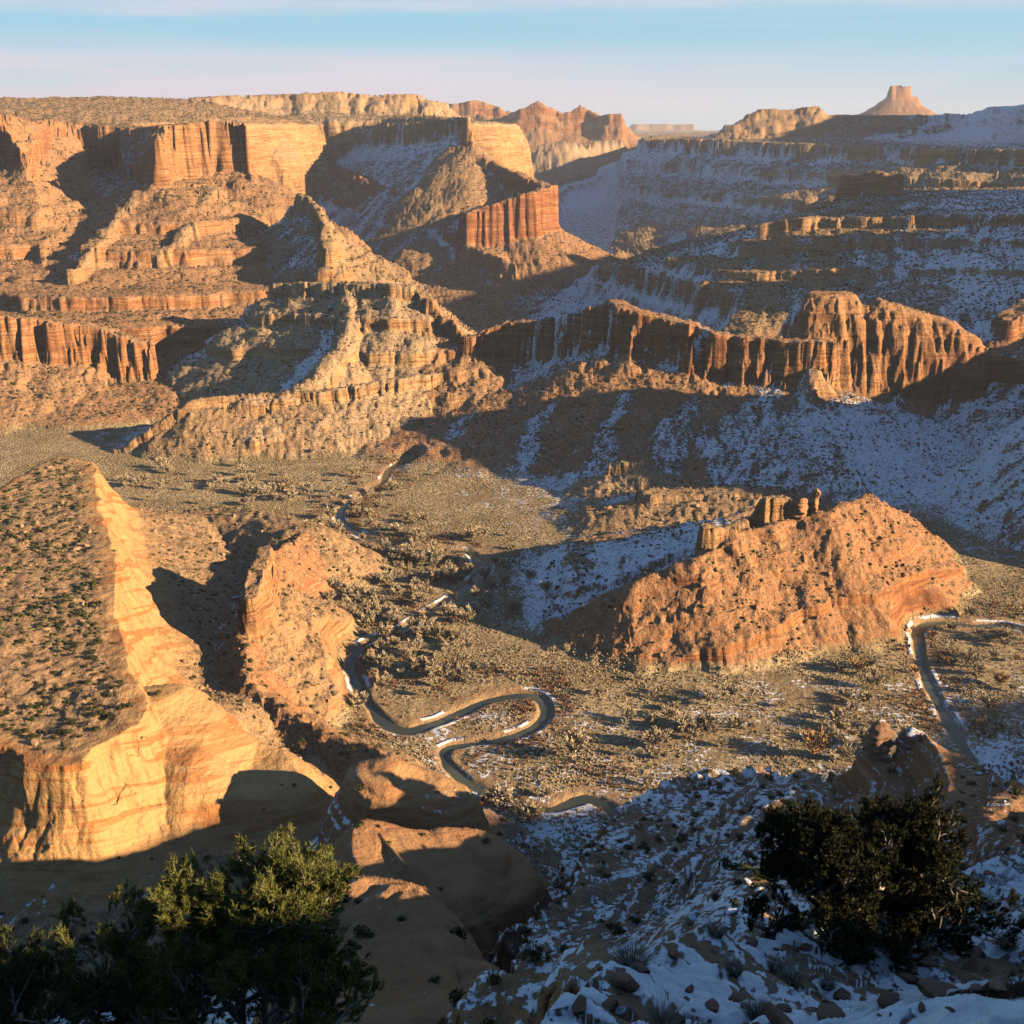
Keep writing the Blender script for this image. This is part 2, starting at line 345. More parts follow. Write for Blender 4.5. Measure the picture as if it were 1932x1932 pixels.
# the pale terrace point in the middle
lf(D((520, 534, 1580), (600, 531, 1555), (660, 530, 1530), (740, 533, 1500), (766, 537, 1500)),
   [(0, 0), (3, 16), (45, 40), (48, 52), (90, 76), (94, 90), (150, 120), (210, 170)], w=14, rough=13, lam=60, terr=0.35, red=0.05, rib=0.1, snow=0.1)
lf(D((768, 540, 1500), (815, 566, 1470), (850, 600, 1450), (885, 628, 1425)), [(0, 0), (3, 18), (50, 48), (100, 80), (200, 140)], w=6, rough=10, lam=30, terr=0.6, red=0.5, rib=0.15)
lf(D((655, 548, 1510), (660, 600, 1450), (640, 655, 1390), (590, 710, 1330), (540, 735, 1300), (470, 745, 1288)), [(0, 0), (14, 9), (18, 20), (60, 42), (64, 54), (130, 96), (190, 140)], w=5, rough=10, lam=36, terr=0.3, red=0.05, rib=0.08, snow=0.45)
lf(D((850, 700, 1385), (760, 712, 1350), (680, 725, 1320), (600, 738, 1300)), [(0, 0), (3, 14), (60, 46), (120, 88)], w=8, rough=9, lam=30, terr=0.08, red=0.05, rib=0.08)
lf(D((600, 738, 1300), (480, 742, 1290), (362, 752, 1270), (300, 795, 1255), (228, 846, 1240)), [(0, 0), (2, 11), (40, 32), (80, 56), (120, 66)], w=6, rough=6, lam=26, terr=0.06, red=0.3, rib=0.07)

# strata: irregular hard/soft layering shared by the whole country
_rs = np.random.RandomState(11)
_th = _rs.uniform(7, 24, 80); _LB = np.concatenate([[-80], -80 + np.cumsum(_th)])
_th2 = _rs.uniform(1.6, 5.5, 400); _LB2 = np.concatenate([[-80], -80 + np.cumsum(_th2)])


def layer(z, LB, p):
    i = np.clip(np.searchsorted(LB, z) - 1, 0, len(LB) - 2)
    a, b = LB[i], LB[i + 1]
    t = np.clip((z - a) / (b - a), 0, 1)
    return a + (b - a) * np.where(t < 0.6, t * (1 - p) , (0.6 * (1 - p)) + (t - 0.6) / 0.4 * (1 - 0.6 * (1 - p)))


RIVER = [at(px, py, 0)[:2] for px, py in
         [(770, 866), (735, 880), (722, 905), (690, 925), (655, 945), (640, 965), (645, 985), (672, 1002), (720, 1022), (790, 1035), (850, 1036), (885, 1038), (900, 1052),
          (915, 1068), (890, 1095), (850, 1125), (800, 1155), (755, 1185), (700, 1205), (668, 1225), (658, 1248), (675, 1285), (695, 1325), (725, 1358), (765, 1372), (810, 1362),
          (870, 1338), (915, 1318), (965, 1308), (1010, 1310), (1030, 1330), (1022, 1358), (985, 1378), (940, 1390), (880, 1398), (845, 1406), (838, 1425), (858, 1452), (900, 1480), (960, 1500), (1030, 1522), (1070, 1512), (1110, 1500), (1150, 1520), (1190, 1560)]]
RIVER = [at(500, 800, 0)[:2], at(640, 850, 0)[:2]][:0] + RIVER
RIVER2 = [at(px, py, 0)[:2] for px, py in [(1990, 1200), (1900, 1175), (1840, 1175), (1785, 1170), (1748, 1174), (1730, 1190), (1732, 1215), (1740, 1250), (1755, 1290), (1778, 1330), (1800, 1370), (1840, 1430)]]


def smooth_line(pts, n):
    p = np.array(pts); k = len(p); t = np.linspace(0, k - 1.0001, n); i = t.astype(int); f = (t - i)[:, None]
    g = lambda j: p[np.clip(j, 0, k - 1)]
    a, b, c, d = g(i - 1), g(i), g(i + 1), g(i + 2)
    return 0.5 * ((2 * b) + (c - a) * f + (2 * a - 5 * b + 4 * c - d) * f ** 2 + (3 * b - a - 3 * c + d) * f ** 3)


RV = [smooth_line(RIVER, 300), smooth_line(RIVER2, 90)]
TRACK = smooth_line([at(px, py, 0)[:2] for px, py in [(200, 960), (265, 940), (330, 922), (420, 900), (500, 888), (580, 878), (660, 872), (720, 872)]], 40)
RVW = 2.6


def dist_lines(x, y, lines, lim=90):
    """distance to polylines, exact only within lim"""
    out = np.full(x.shape, 1e3, np.float32)
    for P in lines:
        m = (x > P[:, 0].min() - lim) & (x < P[:, 0].max() + lim) & (y > P[:, 1].min() - lim) & (y < P[:, 1].max() + lim)
        idx = np.nonzero(m)[0]
        if not len(idx):
            continue
        xs, ys = x[idx].astype(np.float32), y[idx].astype(np.float32)
        best = np.full(len(idx), 1e6, np.float32)
        for k in range(0, len(P) - 1, 2):
            a, b = P[k], P[min(k + 2, len(P) - 1)]
            dx, dy = b - a; L = dx * dx + dy * dy + 1e-9
            t = np.clip(((xs - a[0]) * dx + (ys - a[1]) * dy) / L, 0, 1)
            best = np.minimum(best, (xs - a[0] - t * dx) ** 2 + (ys - a[1] - t * dy) ** 2)
        out[idx] = np.minimum(out[idx], np.sqrt(best))
    return out


def macro(x, y, detail=True):
    """height and surface classes at plan points"""
    n = len(x)
    r = np.hypot(x, y)
    z = 300 * sstep(3800, 9500, r) + 2.0 * pn(x / 90, y / 90, 3)
    z = np.where((r > 4000), z + 20 * sstep(4000, 6000, r) * fbm(x, y, 900, 3, 4), z)
    floor0 = z.copy()
    A = {k: np.zeros(n, np.float32) for k in ('terr', 'red', 'slick', 'snow', 'tx', 'ty')}
    wn1 = fbm(x, y, 1.0 * 160, 2, 40); wn2 = fbm(x, y, 160, 2, 50)
    for li, L in enumerate(LF):
        P = L['p']; prof = L['prof']; R = prof[-1, 0] + L['w'] + L['rough'] * 1.5 + 5
        m = (x > P[:, 0].min() - R) & (x < P[:, 0].max() + R) & (y > P[:, 1].min() - R) & (y < P[:, 1].max() + R)
        m &= floor0 < P[:, 2].max() + 200
        idx = np.nonzero(m)[0]
        if not len(idx):
            continue
        xs, ys = x[idx], y[idx]
        if L['rough'] and not L['slick'] >= 0.99:
            k = L['lam'] * 0.25
            xs = xs + k * 0.5 * pn(xs / L['lam'] * 1.7, ys / L['lam'] * 1.7, li)
            ys = ys + k * 0.5 * pn(xs / L['lam'] * 1.7, ys / L['lam'] * 1.7, li + 77)
        best = np.full(len(idx), 1e12); q = np.zeros((2, len(idx)))
        wz = np.zeros(len(idx)); ws = np.zeros(len(idx)); inside = np.zeros(len(idx), bool)
        segs = len(P) if L['closed'] else len(P) - 1
        for k in range(segs):
            a, b = P[k], P[(k + 1) % len(P)]
            dx, dy = b[0] - a[0], b[1] - a[1]; LL = dx * dx + dy * dy + 1e-9
            t = np.clip(((xs - a[0]) * dx + (ys - a[1]) * dy) / LL, 0, 1)
            qx, qy = a[0] + t * dx, a[1] + t * dy
            d2 = (xs - qx) ** 2 + (ys - qy) ** 2
            w_ = math.sqrt(LL) ** 0.5 / (d2 + 1.0) ** 1.7
            wz += w_ * (a[2] + (b[2] - a[2]) * t); ws += w_
            c = d2 < best
            best = np.where(c, d2, best); q[0] = np.where(c, qx, q[0]); q[1] = np.where(c, qy, q[1])
            if L['closed']:
                c = ((a[1] > ys) != (b[1] > ys)) & (xs < (b[0] - a[0]) * (ys - a[1]) / (b[1] - a[1] + 1e-12) + a[0])
                inside ^= c
        dd = np.sqrt(best)
        if L['closed']:
            dd = np.where(inside, -dd, dd)
        else:
            dd = dd - L['w']
        zt = wz / ws
        keep = dd < R
        if L['rough']:
            am = L['rough']
            bl = L['lam'] * 0.42
            jo = 0.6 * cell(xs / bl, ys / bl, li) + 0.4 * cell(xs / bl / 0.4, ys / bl / 0.4, li + 50) - 0.5
            near_rim = 1 - 0.75 * sstep(20, 90, dd)
            dd = dd + am * (ridged(xs, ys, L['lam'], 4, li * 7) - 0.45) * 0.8 + am * 0.5 * pn(xs / L['lam'] / 2.3, ys / L['lam'] / 2.3, li + 9)
            if L['slick'] < 0.9:
                dd = dd + am * 0.85 * jo * near_rim
            else:
                dd = dd + am * 0.25 * jo
        if L['rib']:
            rb = ridged(q[0] + 0.25 * (xs - q[0]), q[1] + 0.25 * (ys - q[1]), L['lam'] * 0.55, 2, li * 5 + 2)
            dd = dd + L['rib'] * np.clip(dd, 0, 120) * (rb - 0.4)
        if L['rise'] is not None:
            zt = zt + np.clip(-dd * L['rise'][0], 0, L['rise'][1])
        h = zt - np.interp(np.maximum(dd, 0), prof[:, 0], prof[:, 1])
        ext = np.maximum(dd - prof[-1, 0], 0) * 1.0
        h = h - ext
        if L['cut']:
            h = zt + np.interp(np.maximum(dd, 0), prof[:, 0], prof[:, 1])
            low = keep & (h < z[idx]) & (dd < prof[-1, 0])
            z[idx] = np.where(low, np.maximum(h, floor0[idx]), z[idx])
            continue
        better = keep & (h > z[idx])
        z[idx] = np.where(better, h, z[idx])
        j = idx[better]
        A['terr'][j] = L['terr']; A['red'][j] = L['red']; A['slick'][j] = L['slick'] * (1 - sstep(L['sd'] * 0.8, L['sd'] * 1.4, dd[better])) * (sstep(-16, -3, dd[better]) if (L['closed'] and L['slick'] > 0.99) else 1.0); A['snow'][j] = L['snow']
        A['tx'][j] = L['tilt'][0]; A['ty'][j] = L['tilt'][1]
    A['up'] = (z - floor0).astype(np.float32)
    # ledges
    rel = sstep(2, 14, A['up'])
    warp = 5 * fbm(x, y, 210, 2, 60) + A['tx'] * x + A['ty'] * y
    zz = z + warp
    tw = A['terr'] * rel * np.clip(0.75 + 1.6 * pn(x / 130, y / 130, 61), 0.15, 1.15)
    zl = layer(zz, _LB, 0.72) - warp
    far = r > 60
    z1 = z + (zl - z) * np.clip(tw, 0, 1) * far
    zz = z1 + warp
    zl = layer(zz, _LB2, 0.9) - warp
    tw2 = np.clip((0.05 + 1.3 * A['terr']) * rel * (0.8 + 1.5 * pn(x / 70, y / 70, 63)), 0, 1) * (A['terr'] > 0.01)
    z = z1 + (zl - z1) * tw2 * np.where(far, 1, 0.0)
    return z, A


def height(x, y):
    z, A = macro(x, y)
    r = np.hypot(x, y)
    dr = dist_lines(x, y, RV)
    # the river undercuts whatever slope reaches it
    k = sstep(RVW + 1, RVW + 20, dr + 3 * pn(x / 12, y / 12, 97))
    k = np.where(A['up'] > 90, 1.0, k)
    z = z - A['up'] * (1 - k); A['up'] = A['up'] * k
    rel = sstep(1, 12, A['up'])
    rg = rel * (1 - 0.7 * A['slick'])
    # weathering roughness, wavelength by wavelength
    far2 = 1 + 0.8 * sstep(1500, 3000, r)
    z = z + rg * far2 * (2.0 * pn(x / 26, y / 26, 70) + 1.4 * (0.35 - np.abs(pn(x / 12, y / 12, 71))) * 2 + 0.9 * pn(x / 6, y / 6, 72) + 0.7 * (cell(x / 5.5, y / 5.5, 5) - 0.5)) * sstep(30, 120, r)
    z = z + rel * A['slick'] * (1.5 * pn(x / 18, y / 18, 75) + 0.35 * pn(x / 4.5, y / 4.5, 76)) * sstep(60, 150, r)
    z = z + rg * 0.22 * pn(x / 2.2, y / 2.2, 73) * sstep(10, 40, r)
    z = z + (1 - rel) * (0.5 * pn(x / 14, y / 14, 78) + 0.25 * pn(x / 5, y / 5, 79))
    # near ground: thin broken slabs
    nz = np.nonzero(r < 70)[0]
    if len(nz):
        xs, ys, zs = x[nz], y[nz], z[nz]
        f = 1 - sstep(40, 70, r[nz])
        w = 0.5 * fbm(xs, ys, 5.0, 3, 80) + 0.13 * xs
        zz = zs + w + 0.35 * fbm(xs, ys, 2.1, 4, 90)
        st = 0.34
        k = np.floor(zz / st); t = zz / st - k
        zz = (k + np.clip((t - 0.55) / 0.45, 0, 1) ** 1.2 * 0.8 + t * 0.2) * st - w
        zz = zz + 0.05 * fbm(xs, ys, 0.5, 3, 95) + 0.22 * (cell(xs / 0.8 + 0.3 * pn(xs, ys, 5), ys / 0.5, 96) - 0.5) * sstep(-0.1, 0.2, fbm(xs, ys, 4, 2, 97))
        z[nz] = zs + (zz - zs) * f
    wob = dr + 1.0 * pn(x / 9, y / 9, 99) + 2.8 * pn(x / 40, y / 40, 98)
    low = 1 - sstep(3, 8, A['up'])
    z = z - 3.0 * (1 - sstep(RVW - 1.5, RVW + 3.5, wob)) * low - 1.0 * (1 - sstep(RVW + 3, RVW + 26, wob)) * low
    A['river'] = (wob * low + 1e3 * (1 - low)).astype(np.float32)
    A['rel'] = rel.astype(np.float32)
    return z, A


# ------------------------------------------------------------------ the ground sheet
NCOL, NROW = 1000, 1900
HALF = math.radians(31.5)
dense = np.linspace(-HALF, HALF, NCOL)
st = dense[1] - dense[0]; side = []; a = HALF
while a < math.pi - 0.02:
    st = min(st * 1.07, math.radians(3)); a += st
    if a < math.pi - 0.02:
        side.append(a)
AZ = np.concatenate([-np.array(side[::-1]), dense, np.array(side)])
RMIN, RMAX = 1.2, 25000.0


def build_radii():
    ca = np.concatenate([AZ[AZ < -HALF][::3], np.linspace(-HALF, HALF, 200), AZ[AZ > HALF][::3]])
    lr = np.linspace(math.log(RMIN), math.log(RMAX), 1700)
    rr = np.exp(lr)
    X = (np.sin(ca)[:, None] * rr).ravel(); Y = (np.cos(ca)[:, None] * rr).ravel()
    z = macro(X, Y)[0].reshape(len(ca), -1)
    ang = np.arctan2(z - ZC, rr[None, :])
    vis = np.maximum(np.diff(ang, axis=1), 0)
    cum = np.maximum.accumulate(ang, axis=1)[:, :-1]
    occl = np.clip((cum - ang[:, 1:]) / 0.01, 0, 1)
    dz = np.abs(np.diff(z, axis=1)) / rr[1:]
    inview = (ang[:, 1:] > math.radians(-48))
    dens = vis * (1 - 0.8 * occl) * inview + 0.18 * dz + 0.00012 + 0.0006 * (rr[1:] < 60)
    dens = np.minimum(dens, 0.02)
    k = np.exp(-0.5 * (np.arange(-8, 9) / 3.5) ** 2); k /= k.sum()
    pad = np.pad(dens, ((8, 8), (0, 0)), mode='edge')
    dens = sum(k[i] * pad[i:i + dens.shape[0]] for i in range(17))
    cumd = np.concatenate([np.zeros((len(ca), 1)), np.cumsum(dens, axis=1)], axis=1)
    cumd /= cumd[:, -1:]
    tgt = np.linspace(0, 1, NROW)
    Rc = np.array([np.interp(tgt, cumd[i], lr) for i in range(len(ca))])
    out = np.empty((len(AZ), NROW))
    j = np.clip(np.searchsorted(ca, AZ) - 1, 0, len(ca) - 2)
    f = ((AZ - ca[j]) / (ca[j + 1] - ca[j]))[:, None]
    out = Rc[j] * (1 - f) + Rc[j + 1] * f
    print('near rows', np.exp(out[len(AZ)//2, :200:20]))
    return np.exp(out)


RR = build_radii()
print('radii', round(time.time() - T0, 1))
NA = len(AZ)
GX = (np.sin(AZ)[:, None] * RR).ravel(); GY = (np.cos(AZ)[:, None] * RR).ravel()
GZ, GA = height(GX, GY)
print('height', round(time.time() - T0, 1), NA * NROW)


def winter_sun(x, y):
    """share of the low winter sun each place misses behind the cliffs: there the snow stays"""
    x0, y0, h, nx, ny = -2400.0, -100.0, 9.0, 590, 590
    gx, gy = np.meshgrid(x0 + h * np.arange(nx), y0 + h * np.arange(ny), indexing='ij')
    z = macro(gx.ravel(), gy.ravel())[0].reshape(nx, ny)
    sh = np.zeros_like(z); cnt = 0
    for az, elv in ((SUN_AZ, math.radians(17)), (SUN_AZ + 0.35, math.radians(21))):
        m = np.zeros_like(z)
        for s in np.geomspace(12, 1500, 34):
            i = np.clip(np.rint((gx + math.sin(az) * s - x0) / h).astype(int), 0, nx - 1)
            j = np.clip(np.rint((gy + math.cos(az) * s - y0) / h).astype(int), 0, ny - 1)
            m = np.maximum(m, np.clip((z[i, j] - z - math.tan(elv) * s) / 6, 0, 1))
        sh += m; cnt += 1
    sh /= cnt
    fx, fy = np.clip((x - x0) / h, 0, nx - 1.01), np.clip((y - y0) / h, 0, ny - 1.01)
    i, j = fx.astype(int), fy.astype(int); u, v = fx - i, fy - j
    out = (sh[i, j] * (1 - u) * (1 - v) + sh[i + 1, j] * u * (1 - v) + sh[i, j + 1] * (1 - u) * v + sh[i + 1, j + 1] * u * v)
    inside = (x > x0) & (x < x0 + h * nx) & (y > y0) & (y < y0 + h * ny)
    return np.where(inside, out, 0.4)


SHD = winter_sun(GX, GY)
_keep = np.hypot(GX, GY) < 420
GA['snow'] = np.where(_keep, GA['snow'], np.where(GA['snow'] > 0, GA['snow'] * (0.3 + 0.5 * SHD), GA['snow']) + 0.72 * SHD - 0.10).astype(np.float32)  # cast shade raises the snow bias, which also darkens the soil colour


def make_mesh(name, co, faces, mat=None, smooth=False, attrs=None):
    """faces: (n,k) int array or list of them"""
    me = bpy.data.meshes.new(name)
    if not isinstance(faces, list):
        faces = [faces]
    faces = [f for f in faces if len(f)]
    me.vertices.add(len(co)); me.vertices.foreach_set('co', np.ascontiguousarray(co, dtype=np.float32).ravel())
    nl = sum(f.size for f in faces); npo = sum(len(f) for f in faces)
    me.loops.add(nl); me.polygons.add(npo)
    me.loops.foreach_set('vertex_index', np.concatenate([f.ravel() for f in faces]).astype(np.int32))
    tot = np.concatenate([np.full(len(f), f.shape[1]) for f in faces])
    starts = np.concatenate([[0], np.cumsum(tot)[:-1]]).astype(np.int32)
    me.polygons.foreach_set('loop_start', starts)
    if smooth is not False:
        me.polygons.foreach_set('use_smooth', np.full(npo, bool(smooth)))
    for k, v in (attrs or {}).items():
        if v.ndim == 1:
            a_ = me.attributes.new(k, 'FLOAT', 'POINT'); a_.data.foreach_set('value', v.astype(np.float32))
        else:
            a_ = me.attributes.new(k, 'FLOAT_COLOR', 'POINT'); a_.data.foreach_set('color', v.astype(np.float32).ravel())
    me.update(calc_edges=True)
    if mat:
        me.materials.append(mat)
    return me


def link(name, me, parent=None, **props):
    o = bpy.data.objects.new(name, me)
    scene.collection.objects.link(o)
    if parent:
        o.parent = parent
    for k, v in props.items():
        o[k] = v
    return o


def new_mat(name):
    m = bpy.data.materials.new(name); m.use_nodes = True
    t = NT(m.node_tree); b = t.n['Principled BSDF']
    b.inputs['Roughness'].default_value = 0.9
    b.inputs['Specular IOR Level'].default_value = 0.15
    return m, t, b


def ground_material():
    m, t, b = new_mat('canyon_ground')
    geo = t.node('ShaderNodeNewGeometry')
    P = geo.outputs['Position']; Nn = geo.outputs['Normal']
    sp = t.node('ShaderNodeSeparateXYZ', {0: P}); sn = t.node('ShaderNodeSeparateXYZ', {0: Nn})
    at1 = t.node('ShaderNodeAttribute', attribute_name='cls'); c1 = t.node('ShaderNodeSeparateColor', {0: at1.outputs['Color']})
    red, slick, up = c1.outputs[0], c1.outputs[1], c1.outputs[2]
    at2 = t.node('ShaderNodeAttribute', attribute_name='cov'); c2 = t.node('ShaderNodeSeparateColor', {0: at2.outputs['Color']})
    snow_shade, river, track = c2.outputs[0], c2.outputs[1], c2.outputs[2]
    nz = sn.outputs[2]
    big = t.noise(P, 0.004, 4, 0.5)
    mid = t.noise(P, 0.03, 6, 0.6)
    fine = t.noise(P, 0.35, 9, 0.65)
    # strata coordinate
    warp = t.math('MULTIPLY', t.math('SUBTRACT', mid, 0.5), 9.0)
    zc = t.math('ADD', sp.outputs[2], warp)
    zv = t.node('ShaderNodeCombineXYZ', {0: t.math('MULTIPLY', sp.outputs[0], 0.006), 1: t.math('MULTIPLY', sp.outputs[1], 0.006), 2: t.math('MULTIPLY', zc, 0.11)}).outputs[0]
    s1 = t.noise(zv, 1.0, 3, 0.6)
    zv2 = t.node('ShaderNodeCombineXYZ', {0: t.math('MULTIPLY', sp.outputs[0], 0.02), 1: t.math('MULTIPLY', sp.outputs[1], 0.02), 2: t.math('MULTIPLY', zc, 0.6)}).outputs[0]
    s2 = t.noise(zv2, 1.0, 3, 0.6)
    tan = t.mix(t.ramp(s1, 0.35, 0.65), (0.37, 0.205, 0.085), (0.52, 0.325, 0.15))
    redc = t.mix(t.ramp(s1, 0.38, 0.62), (0.26, 0.088, 0.035), (0.42, 0.18, 0.07))
    rsel = t.math('ADD', red, t.math('MULTIPLY', t.math('SUBTRACT', big, 0.5), 0.9))
    rsel = t.math('ADD', rsel, t.math('MULTIPLY', t.math('SUBTRACT', s1, 0.5), 0.9))
    rock = t.mix(t.ramp(rsel, 0.15, 0.85), tan, redc)
    rock = t.mix(t.math('MULTIPLY', t.ramp(s2, 0.50, 0.64), 0.8), rock, (0.17, 0.07, 0.035))
    rock = t.mix(t.math('MULTIPLY', t.ramp(s2, 0.44, 0.32), 0.6), rock, (0.56, 0.38, 0.20))
    # slickrock: smoother, paler, swirling bedding
    sw = t.node('ShaderNodeTexNoise', {'Vector': t.vscale(t.node('ShaderNodeVectorRotate', {'Vector': P, 'Angle': 0.35}, rotation_type='X_AXIS').outputs[0], (0.012, 0.012, 0.16)), 'Scale': 1.0, 'Detail': 5.0, 'Distortion': 1.2})
    slc = t.mix(t.ramp(sw.outputs[0], 0.50, 0.60), (0.53, 0.32, 0.13), (0.42, 0.165, 0.05))
    slc = t.mix(t.math('MULTIPLY', t.ramp(red, 0.3, 0.6), 0.9), slc, (0.27, 0.14, 0.08))
    rock = t.mix(t.math('MULTIPLY', slick, 0.8), rock, slc)
    # varnish streaks on cliffs
    vs = t.noise(t.vscale(P, (0.16, 0.16, 0.012)), 1.0, 5, 0.6)
    steep = t.ramp(nz, 0.55, 0.30)
    rock = t.mix(t.math('MULTIPLY', t.math('MULTIPLY', steep, t.ramp(vs, 0.48, 0.66)), 0.55), rock, (0.15, 0.065, 0.035))
    # rubble and soil on slopes
    soilc = t.mix(t.ramp(red, 0.28, 0.7), (0.37, 0.24, 0.13), (0.40, 0.185, 0.085))
    soilc = t.mix(t.ramp(red, 0.22, 0.08), soilc, (0.50, 0.37, 0.235))
    soilc = t.mix(t.math('MULTIPLY', t.ramp(snow_shade, 0.3, 0.55), 0.75), soilc, (0.19, 0.16, 0.14))  # shade put into the soil colour: greyer and darker on shaded snowy slopes
    soil = t.mix(t.math('MULTIPLY', t.ramp(fine, 0.35, 0.7), t.math('SUBTRACT', 1.0, t.math('MULTIPLY', t.ramp(snow_shade, 0.3, 0.55), 0.7))), soilc, (0.46, 0.30, 0.165))
    soft = t.math('MULTIPLY', t.ramp(nz, 0.48, 0.74), t.math('SUBTRACT', 1.0, t.math('MULTIPLY', slick, 0.75)))
    rock = t.mix(t.math('MULTIPLY', soft, 0.84), rock, soil)
    # scattered low brush between the modelled shrubs
    br = t.noise(P, 0.22, 5, 0.7)
    rock = t.mix(t.math('MULTIPLY', t.math('MULTIPLY', t.ramp(br, 0.53, 0.60), t.math('MULTIPLY', t.ramp(nz, 0.6, 0.85), t.math('SUBTRACT', 1.0, t.math('MULTIPLY', slick, 0.8)))), 0.7), rock, (0.11, 0.08, 0.04))
    # canyon floor
    f1 = t.noise(P, 0.018, 5, 0.6); f2 = t.noise(P, 0.25, 6, 0.7)
    flo = t.mix(t.ramp(f1, 0.42, 0.57), (0.31, 0.225, 0.115), (0.49, 0.375, 0.215))
    flo = t.mix(t.ramp(f2, 0.42, 0.62), flo, (0.21, 0.155, 0.085))
    bank = t.ramp(t.math('ADD', river, t.math('MULTIPLY', t.math('SUBTRACT', f2, 0.5), 0.5)), 0.50, 0.20)
    flo = t.mix(bank, flo, (0.36, 0.24, 0.13))
    flo = t.mix(t.math('MULTIPLY', track, 0.85), flo, (0.52, 0.38, 0.22))
    col = t.mix(t.ramp(up, 0.05, 0.5), flo, rock)
    # snow: stays on gentle ground turned away from the winter sun
    asp = t.node('ShaderNodeVectorMath', {0: Nn, 1: (-SX * 0.75, -SY * 0.75, 0.0)}, operation='DOT_PRODUCT').outputs['Value']
    sc = t.math('ADD', t.math('MULTIPLY', nz, 1.25), t.math('MULTIPLY', asp, 0.95))
    sc = t.math('ADD', sc, t.math('MULTIPLY', snow_shade, 1.0))
    sn1 = t.noise(P, 0.05, 5, 0.6)
    sc = t.math('ADD', sc, t.math('MULTIPLY', t.math('SUBTRACT', fine, 0.5), 3.0))
    sc = t.math('ADD', sc, t.math('MULTIPLY', t.math('SUBTRACT', sn1, 0.5), 1.5))
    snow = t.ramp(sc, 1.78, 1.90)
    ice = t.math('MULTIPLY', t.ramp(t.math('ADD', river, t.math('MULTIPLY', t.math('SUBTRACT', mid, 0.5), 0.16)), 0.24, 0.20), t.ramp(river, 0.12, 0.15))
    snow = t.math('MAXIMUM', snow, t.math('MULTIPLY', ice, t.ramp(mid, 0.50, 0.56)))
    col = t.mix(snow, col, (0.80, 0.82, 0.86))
    bmask = t.math('MULTIPLY', t.math('MULTIPLY', t.ramp(t.noise(P, 0.30, 4, 0.75), 0.54, 0.60), t.ramp(nz, 0.6, 0.8)), t.math('MULTIPLY', up, t.math('SUBTRACT', 1.0, t.math('MULTIPLY', slick, 1.2), clamp=True)))
    col = t.mix(t.math('MULTIPLY', bmask, 0.72), col, (0.07, 0.055, 0.03))
    t.put(b.inputs['Base Color'], col)
    t.put(b.inputs['Roughness'], t.math('SUBTRACT', 0.95, t.math('MULTIPLY', snow, 0.3)))
    # relief
    hb = t.math('ADD', t.math('MULTIPLY', fine, 2.2), t.math('MULTIPLY', s2, 2.4))
    hb = t.math('ADD', hb, t.math('MULTIPLY', t.noise(P, 0.07, 6, 0.7), 5.0))
    hb = t.math('ADD', hb, t.math('MULTIPLY', t.noise(P, 4.0, 6, 0.65), 0.10))
    hb = t.math('MULTIPLY', hb, t.math('SUBTRACT', 1.0, t.math('MULTIPLY', snow, 0.6)))
    hb = t.math('MULTIPLY', hb, t.math('SUBTRACT', 1.0, t.math('MULTIPLY', slick, 0.3)))
    bump = t.node('ShaderNodeBump', {'Strength': 0.75, 'Distance': 1.0, 'Height': hb})
    nearf = t.node('ShaderNodeVectorMath', {0: P}, operation='LENGTH')
    t.put(b.inputs['Normal'], bump)
    return m


def build_ground():
    idx = np.arange(NA * NROW).reshape(NA, NROW)
    q = np.stack([idx[:-1, :-1], idx[1:, :-1], idx[1:, 1:], idx[:-1, 1:]], -1).reshape(-1, 4)
    wrap = np.stack([idx[-1, :-1], idx[0, :-1], idx[0, 1:], idx[-1, 1:]], -1)
    faces = np.concatenate([q, wrap])[:, ::-1]
    co = np.stack([GX, GY, GZ], -1)
    co = np.concatenate([co, [[0, 0, 358.2]]])
    c = len(co) - 1
    fan = np.stack([np.append(idx[:, 0], idx[0, 0])[:-1], np.append(idx[:, 0], idx[0, 0])[1:], np.full(NA, c)], -1)[:, ::-1]
    n = len(co)
    cls = np.zeros((n, 4), np.float32); cov = np.zeros((n, 4), np.float32)
    cls[:-1, 0] = GA['red']; cls[:-1, 1] = GA['slick']; cls[:-1, 2] = GA['rel']
    tr = dist_lines(GX, GY, [TRACK], 30)
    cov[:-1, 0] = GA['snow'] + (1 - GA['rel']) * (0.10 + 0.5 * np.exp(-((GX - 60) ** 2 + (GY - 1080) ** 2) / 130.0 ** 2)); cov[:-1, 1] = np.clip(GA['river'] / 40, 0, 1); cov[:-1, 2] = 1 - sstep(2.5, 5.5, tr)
    cls[-1] = cls[0]; cov[-1] = cov[0]
    me = make_mesh('ground', co, [faces, fan], ground_material(), True, {'cls': cls, 'cov': cov})
    link('ground', me, kind='structure')


build_ground()
print('ground', round(time.time() - T0, 1))

# ------------------------------------------------------------------ small rocks, shrubs, trees
rng = np.random.RandomState(7)
scaleA = []


def tiled(pv, pf, loc, scl, yaw, tiltx=None):
    """merge many transformed copies of one shape: pv (v,3), pf (f,k); loc (n,3), scl (n,3)"""
    n = len(loc)
    v = pv[None] * scl[:, None, :]
    if tiltx is not None:
        c, s = np.cos(tiltx)[:, None], np.sin(tiltx)[:, None]
        v = np.stack([v[..., 0], v[..., 1] * c - v[..., 2] * s, v[..., 1] * s + v[..., 2] * c], -1)
    c, s = np.cos(yaw)[:, None], np.sin(yaw)[:, None]
    v = np.stack([v[..., 0] * c - v[..., 1] * s, v[..., 0] * s + v[..., 1] * c, v[..., 2]], -1) + loc[:, None, :]
    f = pf[None] + (np.arange(n) * len(pv))[:, None, None]
    return v.reshape(-1, 3), f.reshape(-1, pf.shape[1])


